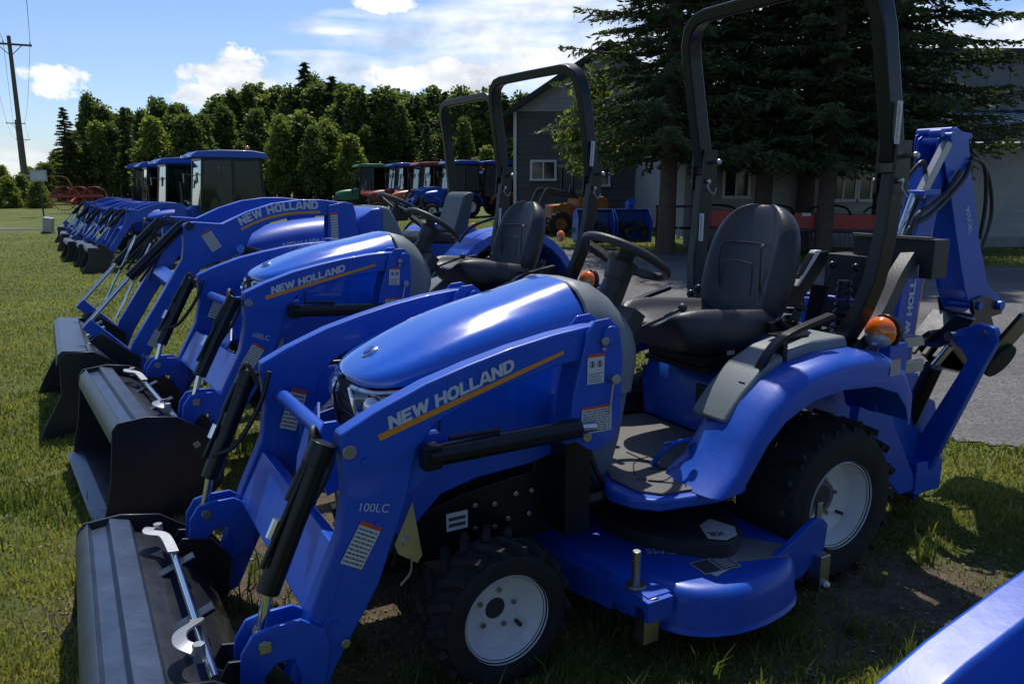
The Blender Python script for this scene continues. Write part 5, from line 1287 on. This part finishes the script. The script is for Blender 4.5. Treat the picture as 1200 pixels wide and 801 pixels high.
# loose clumps of weeds and taller tufts
wx, wy, wh, wt = [], [], [], []
for i in range(420):
    x, y, r = [float(q[0]) for q in scatter(1, 1.9, 9)]
    if inside(x, y): continue
    if rnd.random() > .35+.9*max(0, noise.noise(V((x*.8, y*.8, 44)))+.1): continue
    k = rnd.randint(10, 40); H = rnd.uniform(.06, .15); sp = rnd.uniform(.02, .07)
    for j in range(k): wx.append(x+rnd.gauss(0, sp)); wy.append(y+rnd.gauss(0, sp)); wh.append(H*rnd.uniform(.4, 1.1)); wt.append(rnd.uniform(.1, .9))
WEED = leafmat('weed_leaves', (.040,.080,.016), (.14,.17,.05), .4)
tag(blade_mesh('weeds', np.array(wx), np.array(wy), np.array(wh), np.full(len(wx), .0042), np.array(wt), WEED), 'taller weeds and tufts scattered through the mown grass', 'weeds', kind='stuff')
# small stones and litter on bare soil
cx_, cy_, cr_ = scatter(9000, 1.6, 9); sel = np.array([bare(float(a), float(b)) > .3 and not inside(float(a), float(b)) for a, b in zip(cx_, cy_)]); cx_, cy_ = cx_[sel], cy_[sel]; n = len(cx_)
s_ = rg.uniform(.002, .009, n)[:, None]; cz = np.array([gz(a, b) for a, b in zip(cx_, cy_)])
LIT = leafmat('soil_crumbs', (.07,.05,.035), (.28,.22,.14), .0, .9)
a1 = rdir(n)*np.array([1,1,.4]); a2 = np.cross(a1, np.array([0,0,1.]))
tag(quads('soil_litter', np.stack([cx_, cy_, cz+.006], 1), a1*s_*1.6, a2*s_, rg.random(n), LIT), 'crumbs of soil, straw and stones on the worn bare patches', 'soil litter', kind='stuff')
# dandelions
PET = mat('yellow_petal', (.75,.55,.02), .6); STM = mat('flower_stem', (.06,.11,.03), .6)
for k, (x, y, h, lb) in enumerate(((-.12,2.02,.10,'yellow dandelion in front of the near front wheel'),(.62,2.02,.07,'yellow dandelion in the shade below the mowing deck'),(1.42,2.75,.06,'yellow dandelion in the sunlit grass right of the rear wheel'))):
    t = thing('dandelion', lb, 'flower', on(x, y), group='dandelions in the grass'); b = MB(STM); b.tube([(0,0,0),(.01,0,h*.5),(.0,.005,h)], .0018, n=5); b.build('stem', t)
    b = MB(PET); b.ball((0,.005,h), .011, n=6, sz=.5); b.build('flower_head', t)
# ---------------------------------------------------------------- buildings
def siding(name, base, step, vertical=False):
    m = mat(name, base, .75, var=.14, vscale=1.2, bump=.05, bscale=50); return m
BRN = siding('brown_siding', (.078,.068,.064), .2); GAB = siding('pale_gable_siding', (.26,.26,.25), .2); CREAM = siding('cream_wall', (.29,.29,.28), .2); TRIM = mat('white_trim', (.55,.55,.54), .5, var=.1)
ROOFB = mat('blue_roof_metal', (.03,.085,.16), .35, metal=.3, var=.15); UPR = siding('grey_upper_wall', (.17,.17,.17), .3); SOF = mat('dark_soffit', (.02,.02,.022), .7); DKG = mat('dark_pane', (.02,.025,.03), .08, spec=.6)
FND = mat('concrete', (.22,.21,.20), .9, var=.2)
t = thing('barn', 'brown sided building with pale gable and dark roof behind the yellow loader', 'building', on(0,0))
YB = 27.0
b = MB(BRN)
nrow = 20; zt = 3.85
for i in range(nrow): 
    z = zt*i/nrow; b.prism([(YB+.02, z),(YB, z+zt/nrow),(YB+.2, z+zt/nrow),(YB+.2, z)], .12, 6.15, 'x') if False else b.hull([V((.12,YB,z)),V((6.15,YB,z)),V((6.15,YB+.018,z+zt/nrow)),V((.12,YB+.018,z+zt/nrow)),V((.12,YB+.2,z)),V((6.15,YB+.2,z)),V((6.15,YB+.2,z+zt/nrow)),V((.12,YB+.2,z+zt/nrow))],[(0,1,2,3),(4,7,6,5),(0,4,5,1),(0,3,7,4),(1,5,6,2)])
b.box((.20,YB+7,zt/2),(.16,13.6,zt)); b.box((6.07,YB+7,zt/2),(.16,13.6,zt)); b.build('wall', t, smooth=0)
b = MB(GAB); n = 14
for i in range(n):
    z0, z1 = zt+.01+1.92*i/n, zt+.01+1.92*(i+1)/n; f0, f1 = i/n, (i+1)/n
    x0a, x1a = .12+3.0*f0, 6.15-3.0*f0; x0b, x1b = .12+3.0*f1, 6.15-3.0*f1
    b.hull([V((x0a,YB-.01,z0)),V((x1a,YB-.01,z0)),V((x1b,YB+.01,z1)),V((x0b,YB+.01,z1)),V((x0a,YB+.2,z0)),V((x1a,YB+.2,z0)),V((x1b,YB+.2,z1)),V((x0b,YB+.2,z1))],[(0,1,2,3),(4,7,6,5),(0,4,5,1),(0,3,7,4),(1,5,6,2)])
b.build('gable', t, smooth=0)
b = MB(SOF)
b.hull([V((-.30,YB-.45,3.62)),V((3.135,YB-.45,5.86)),V((3.135,YB+14,5.86)),V((-.30,YB+14,3.62)),V((-.30,YB-.45,3.80)),V((3.135,YB-.45,6.06)),V((3.135,YB+14,6.06)),V((-.30,YB+14,3.80))],[(0,3,2,1),(4,5,6,7),(0,1,5,4),(1,2,6,5),(2,3,7,6),(3,0,4,7)])
b.hull([V((6.57,YB-.45,3.62)),V((3.137,YB-.45,5.86)),V((3.137,YB+14,5.86)),V((6.57,YB+14,3.62)),V((6.57,YB-.45,3.80)),V((3.137,YB-.45,6.06)),V((3.137,YB+14,6.06)),V((6.57,YB+14,3.80))],[(0,1,2,3),(4,7,6,5),(0,4,5,1),(1,5,6,2),(2,6,7,3),(3,7,4,0)])
b.build('roof', t, smooth=0)
b = MB(TRIM); b.box((.10,YB-.01,1.92),(.10,.10,3.84)); b.box((6.17,YB-.01,1.92),(.10,.10,3.84)); b.build('corner_trim', t)
def window(t, x, z, w_, h_, y, mul=1, sash=True):
    b = MB(TRIM); f = .07
    b.box((x-w_/2,y,z),(f,.06,h_+f)); b.box((x+w_/2,y,z),(f,.06,h_+f)); b.box((x,y,z+h_/2),(w_-f,.06,f)); b.box((x,y-.02,z-h_/2),(w_+.1,.10,f))
    for i in range(1, mul+1): b.box((x-w_/2+w_*i/(mul+1),y+.004,z),(f*.7,.05,h_-f))
    o = b.build('window', t, bevel=.004); b = MB(DKG); b.box((x,y+.012,z),(w_-f,.012,h_-f)); b.build('pane', o)
    return o
window(t, 1.05, 1.95, .82, .62, YB-.03); window(t, 2.9, 1.9, .75, .9, YB-.03); window(t, 5.4, 1.55, .95, 1.5, YB-.03)
t = thing('long_white_building', 'long low cream building with blue metal roof edge and paired windows at the right', 'building', on(0,0))
YW = 19.2; ZE = 2.32
b = MB(CREAM, FND)
for i in range(12):
    z = .25+(ZE+.15-.25)*i/12; z2 = .25+(ZE+.15-.25)*(i+1)/12
    b.hull([V((4.15,YW,z)),V((24,YW,z)),V((24,YW+.012,z2)),V((4.15,YW+.012,z2)),V((4.15,YW+.2,z)),V((24,YW+.2,z)),V((24,YW+.2,z2)),V((4.15,YW+.2,z2))],[(0,1,2,3),(4,7,6,5),(0,4,5,1),(0,3,7,4),(1,5,6,2)])
b.box((4.23,YW+4,1.3),(.16,7.6,2.1)); b.mi = 1; b.box((14.1,YW+.1,.1),(19.8,.22,.30))
b.build('wall', t, smooth=0)
b = MB(SOF); b.box((14,YW-.40,ZE+.20),(20.6,.95,.06)); b.box((14,YW-.86,ZE+.36),(20.6,.05,.36)); b.build('soffit', t)
b = MB(ROOFB)
b.hull([V((3.7,YW-.98,ZE+.50)),V((24.4,YW-.98,ZE+.50)),V((24.4,YW+2.6,ZE+1.05)),V((3.7,YW+2.6,ZE+1.05)),V((3.7,YW-.98,ZE+.56)),V((24.4,YW-.98,ZE+.56)),V((24.4,YW+2.6,ZE+1.11)),V((3.7,YW+2.6,ZE+1.11))],[(0,3,2,1),(4,5,6,7),(0,1,5,4),(1,2,6,5),(2,3,7,6),(3,0,4,7)])
for i in range(51): x = 3.75+i*.405; b.beam((x,YW-.985,ZE+.575),(x,YW+2.58,ZE+1.125),.03,.03)
b.build('roof', t, smooth=0)
b = MB(UPR)
for i in range(50): x = 9.0+i*.30; b.box((x,YW+2.9-(.012 if i % 2 else 0),4.0),(.298,.2,1.75))
b.build('upper_wall', t, smooth=0)
b = MB(SOF); b.box((16.4,YW+2.85,4.93),(15.6,.7,.14)); b.box((16.4,YW+5.5,4.9),(15.4,5.2,.10)); b.build('upper_roof', t)
for x in (5.38,): window(t, x, 1.62, .62, .85, YW-.025, 1)
for x in (7.95, 8.62): window(t, x, 1.58, .62, .92, YW-.025, 1)
for x in (13.6,): pass
# ---------------------------------------------------------------- sky with clouds, sun
w = bpy.data.worlds.new('World'); bpy.context.scene.world = w; w.use_nodes = True
nt = w.node_tree; N = nt.nodes; L = nt.links; bg = N['Background']; sk = N.new('ShaderNodeTexSky'); sk.sky_type = 'NISHITA'; sk.sun_disc = False
SE, SA = R(61), R(1)
sk.sun_elevation = SE; sk.sun_rotation = SA; sk.air_density = 1.0; sk.dust_density = .5; sk.ozone_density = 2.0; sk.altitude = 100
tc = N.new('ShaderNodeTexCoord'); sp = N.new('ShaderNodeSeparateXYZ'); L.new(tc.outputs['Generated'], sp.inputs[0])
def M_(op, a, b=None, c=None):
    n = N.new('ShaderNodeMath'); n.operation = op
    for i, v in enumerate((a, b, c)):
        if v is None: continue
        if isinstance(v, (int, float)): n.inputs[i].default_value = v
        else: L.new(v, n.inputs[i])
    return n.outputs[0]
AZ = M_('ARCTAN2', sp.outputs[0], sp.outputs[1]); EL = M_('ARCSINE', sp.outputs[2])
def nz(scale, det, sx=1, sy=1, rough=.6, off=0):
    cb = N.new('ShaderNodeCombineXYZ'); L.new(M_('MULTIPLY', AZ, sx), cb.inputs[0]); L.new(M_('MULTIPLY', EL, sy), cb.inputs[1]); cb.inputs[2].default_value = off
    n = N.new('ShaderNodeTexNoise'); n.inputs['Scale'].default_value = scale; n.inputs['Detail'].default_value = det; n.inputs['Roughness'].default_value = rough; L.new(cb.outputs[0], n.inputs['Vector']); return n.outputs['Fac']
puff = nz(20, 11, 1, 1.25, .68); wisp = nz(5, 8, 1, 5.5, .6, 4); shade = nz(11, 5, 1, 1.6, .55, 9)
def blob(px, py, rx, ry, nzs, k, soft):
    a, e = azel(px, py); a = round(a, 4); e = round(e, 4)
    u = M_('DIVIDE', M_('SUBTRACT', AZ, a), rx/919); v = M_('DIVIDE', M_('SUBTRACT', EL, e), ry/919)
    d = M_('SUBTRACT', 1, M_('ADD', M_('MULTIPLY', u, u), M_('MULTIPLY', v, v)))
    q = M_('ADD', d, M_('MULTIPLY', M_('SUBTRACT', nzs, .5), k))
    return M_('MINIMUM', M_('MAXIMUM', M_('MULTIPLY', q, soft), 0), 1)
cl = None
for px, py, rx, ry, kind, op in ((62,96,34,17,'p',1),(268,98,55,24,'p',1),(285,82,30,24,'p',1),(232,112,30,14,'p',.9),(455,2,38,14,'p',1),(405,38,55,6,'w',.95),(385,64,62,6,'w',.7),(420,74,80,10,'w',.7),
        (560,20,170,22,'w',.9),(600,62,200,52,'w',1),(480,45,120,26,'w',.8),(640,15,160,30,'w',1),(520,92,70,20,'p',1),(475,92,60,16,'p',1),(440,84,90,22,'w',.9),(560,90,50,18,'p',1),(700,60,160,60,'w',.9),(900,40,260,70,'w',.95),(1170,70,120,60,'w',.9),(25,185,70,22,'w',.6),(380,110,150,30,'w',.6)):
    bl = M_('MULTIPLY', blob(px, py, rx, ry, puff if kind == 'p' else wisp, 5.0 if kind == 'p' else 3.6, 2.2 if kind == 'p' else .85), op)
    cl = bl if cl is None else M_('MAXIMUM', cl, bl)
# broken cloud over the rest of the dome so that reflections have something to show
gen = M_('MULTIPLY', M_('MINIMUM', M_('MAXIMUM', M_('MULTIPLY', M_('SUBTRACT', nz(3.2, 7, 1, 2.2, .6, 21), .56), 6), 0), 1), M_('MINIMUM', M_('MAXIMUM', M_('MULTIPLY', M_('SUBTRACT', M_('ABSOLUTE', AZ), .8), 3), 0), 1))
cl = M_('MAXIMUM', cl, M_('MULTIPLY', gen, .22))
cc = N.new('ShaderNodeMix'); cc.data_type = 'RGBA'; cc.inputs['A'].default_value = (5.8,6.3,7.2,1); cc.inputs['B'].default_value = (10.5,10.7,11.0,1)
L.new(M_('MINIMUM', M_('MAXIMUM', M_('MULTIPLY', M_('SUBTRACT', shade, .36), 5), 0), 1), cc.inputs['Factor'])
mx = N.new('ShaderNodeMix'); mx.data_type = 'RGBA'; L.new(cl, mx.inputs['Factor'])
tn = N.new('ShaderNodeMix'); tn.data_type = 'RGBA'; tn.blend_type = 'MULTIPLY'; tn.inputs['Factor'].default_value = 1; tn.inputs['B'].default_value = (.96,1.06,1.28,1); L.new(sk.outputs[0], tn.inputs['A'])
L.new(tn.outputs['Result'], mx.inputs['A']); L.new(cc.outputs['Result'], mx.inputs['B'])
L.new(mx.outputs['Result'], bg.inputs[0]); bg.inputs[1].default_value = .105
sl = bpy.data.lights.new('sun', 'SUN'); so = bpy.data.objects.new('sun', sl); C.objects.link(so); sl.energy = 4.6; sl.angle = R(.53); sl.color = (1,.95,.87)
d = V((math.sin(SA)*math.cos(SE), math.cos(SA)*math.cos(SE), math.sin(SE))); so.rotation_euler = d.to_track_quat('Z','Y').to_euler()
vs = bpy.context.scene.view_settings; vs.view_transform = 'Standard'; vs.look = 'None'; vs.exposure = .0; vs.gamma = 1
# ---------------------------------------------------------------- camera and render
cd = bpy.data.cameras.new('Camera'); cam = bpy.data.objects.new('Camera', cd); C.objects.link(cam)
cam.location = (0, 0, 1.52); cam.rotation_euler = (R(90)-math.atan((400.5-215)/919), 0, 0)
cd.sensor_width = 36; cd.lens = 36*919/1200; cd.clip_start = .02; cd.clip_end = 6000
bpy.context.scene.camera = cam
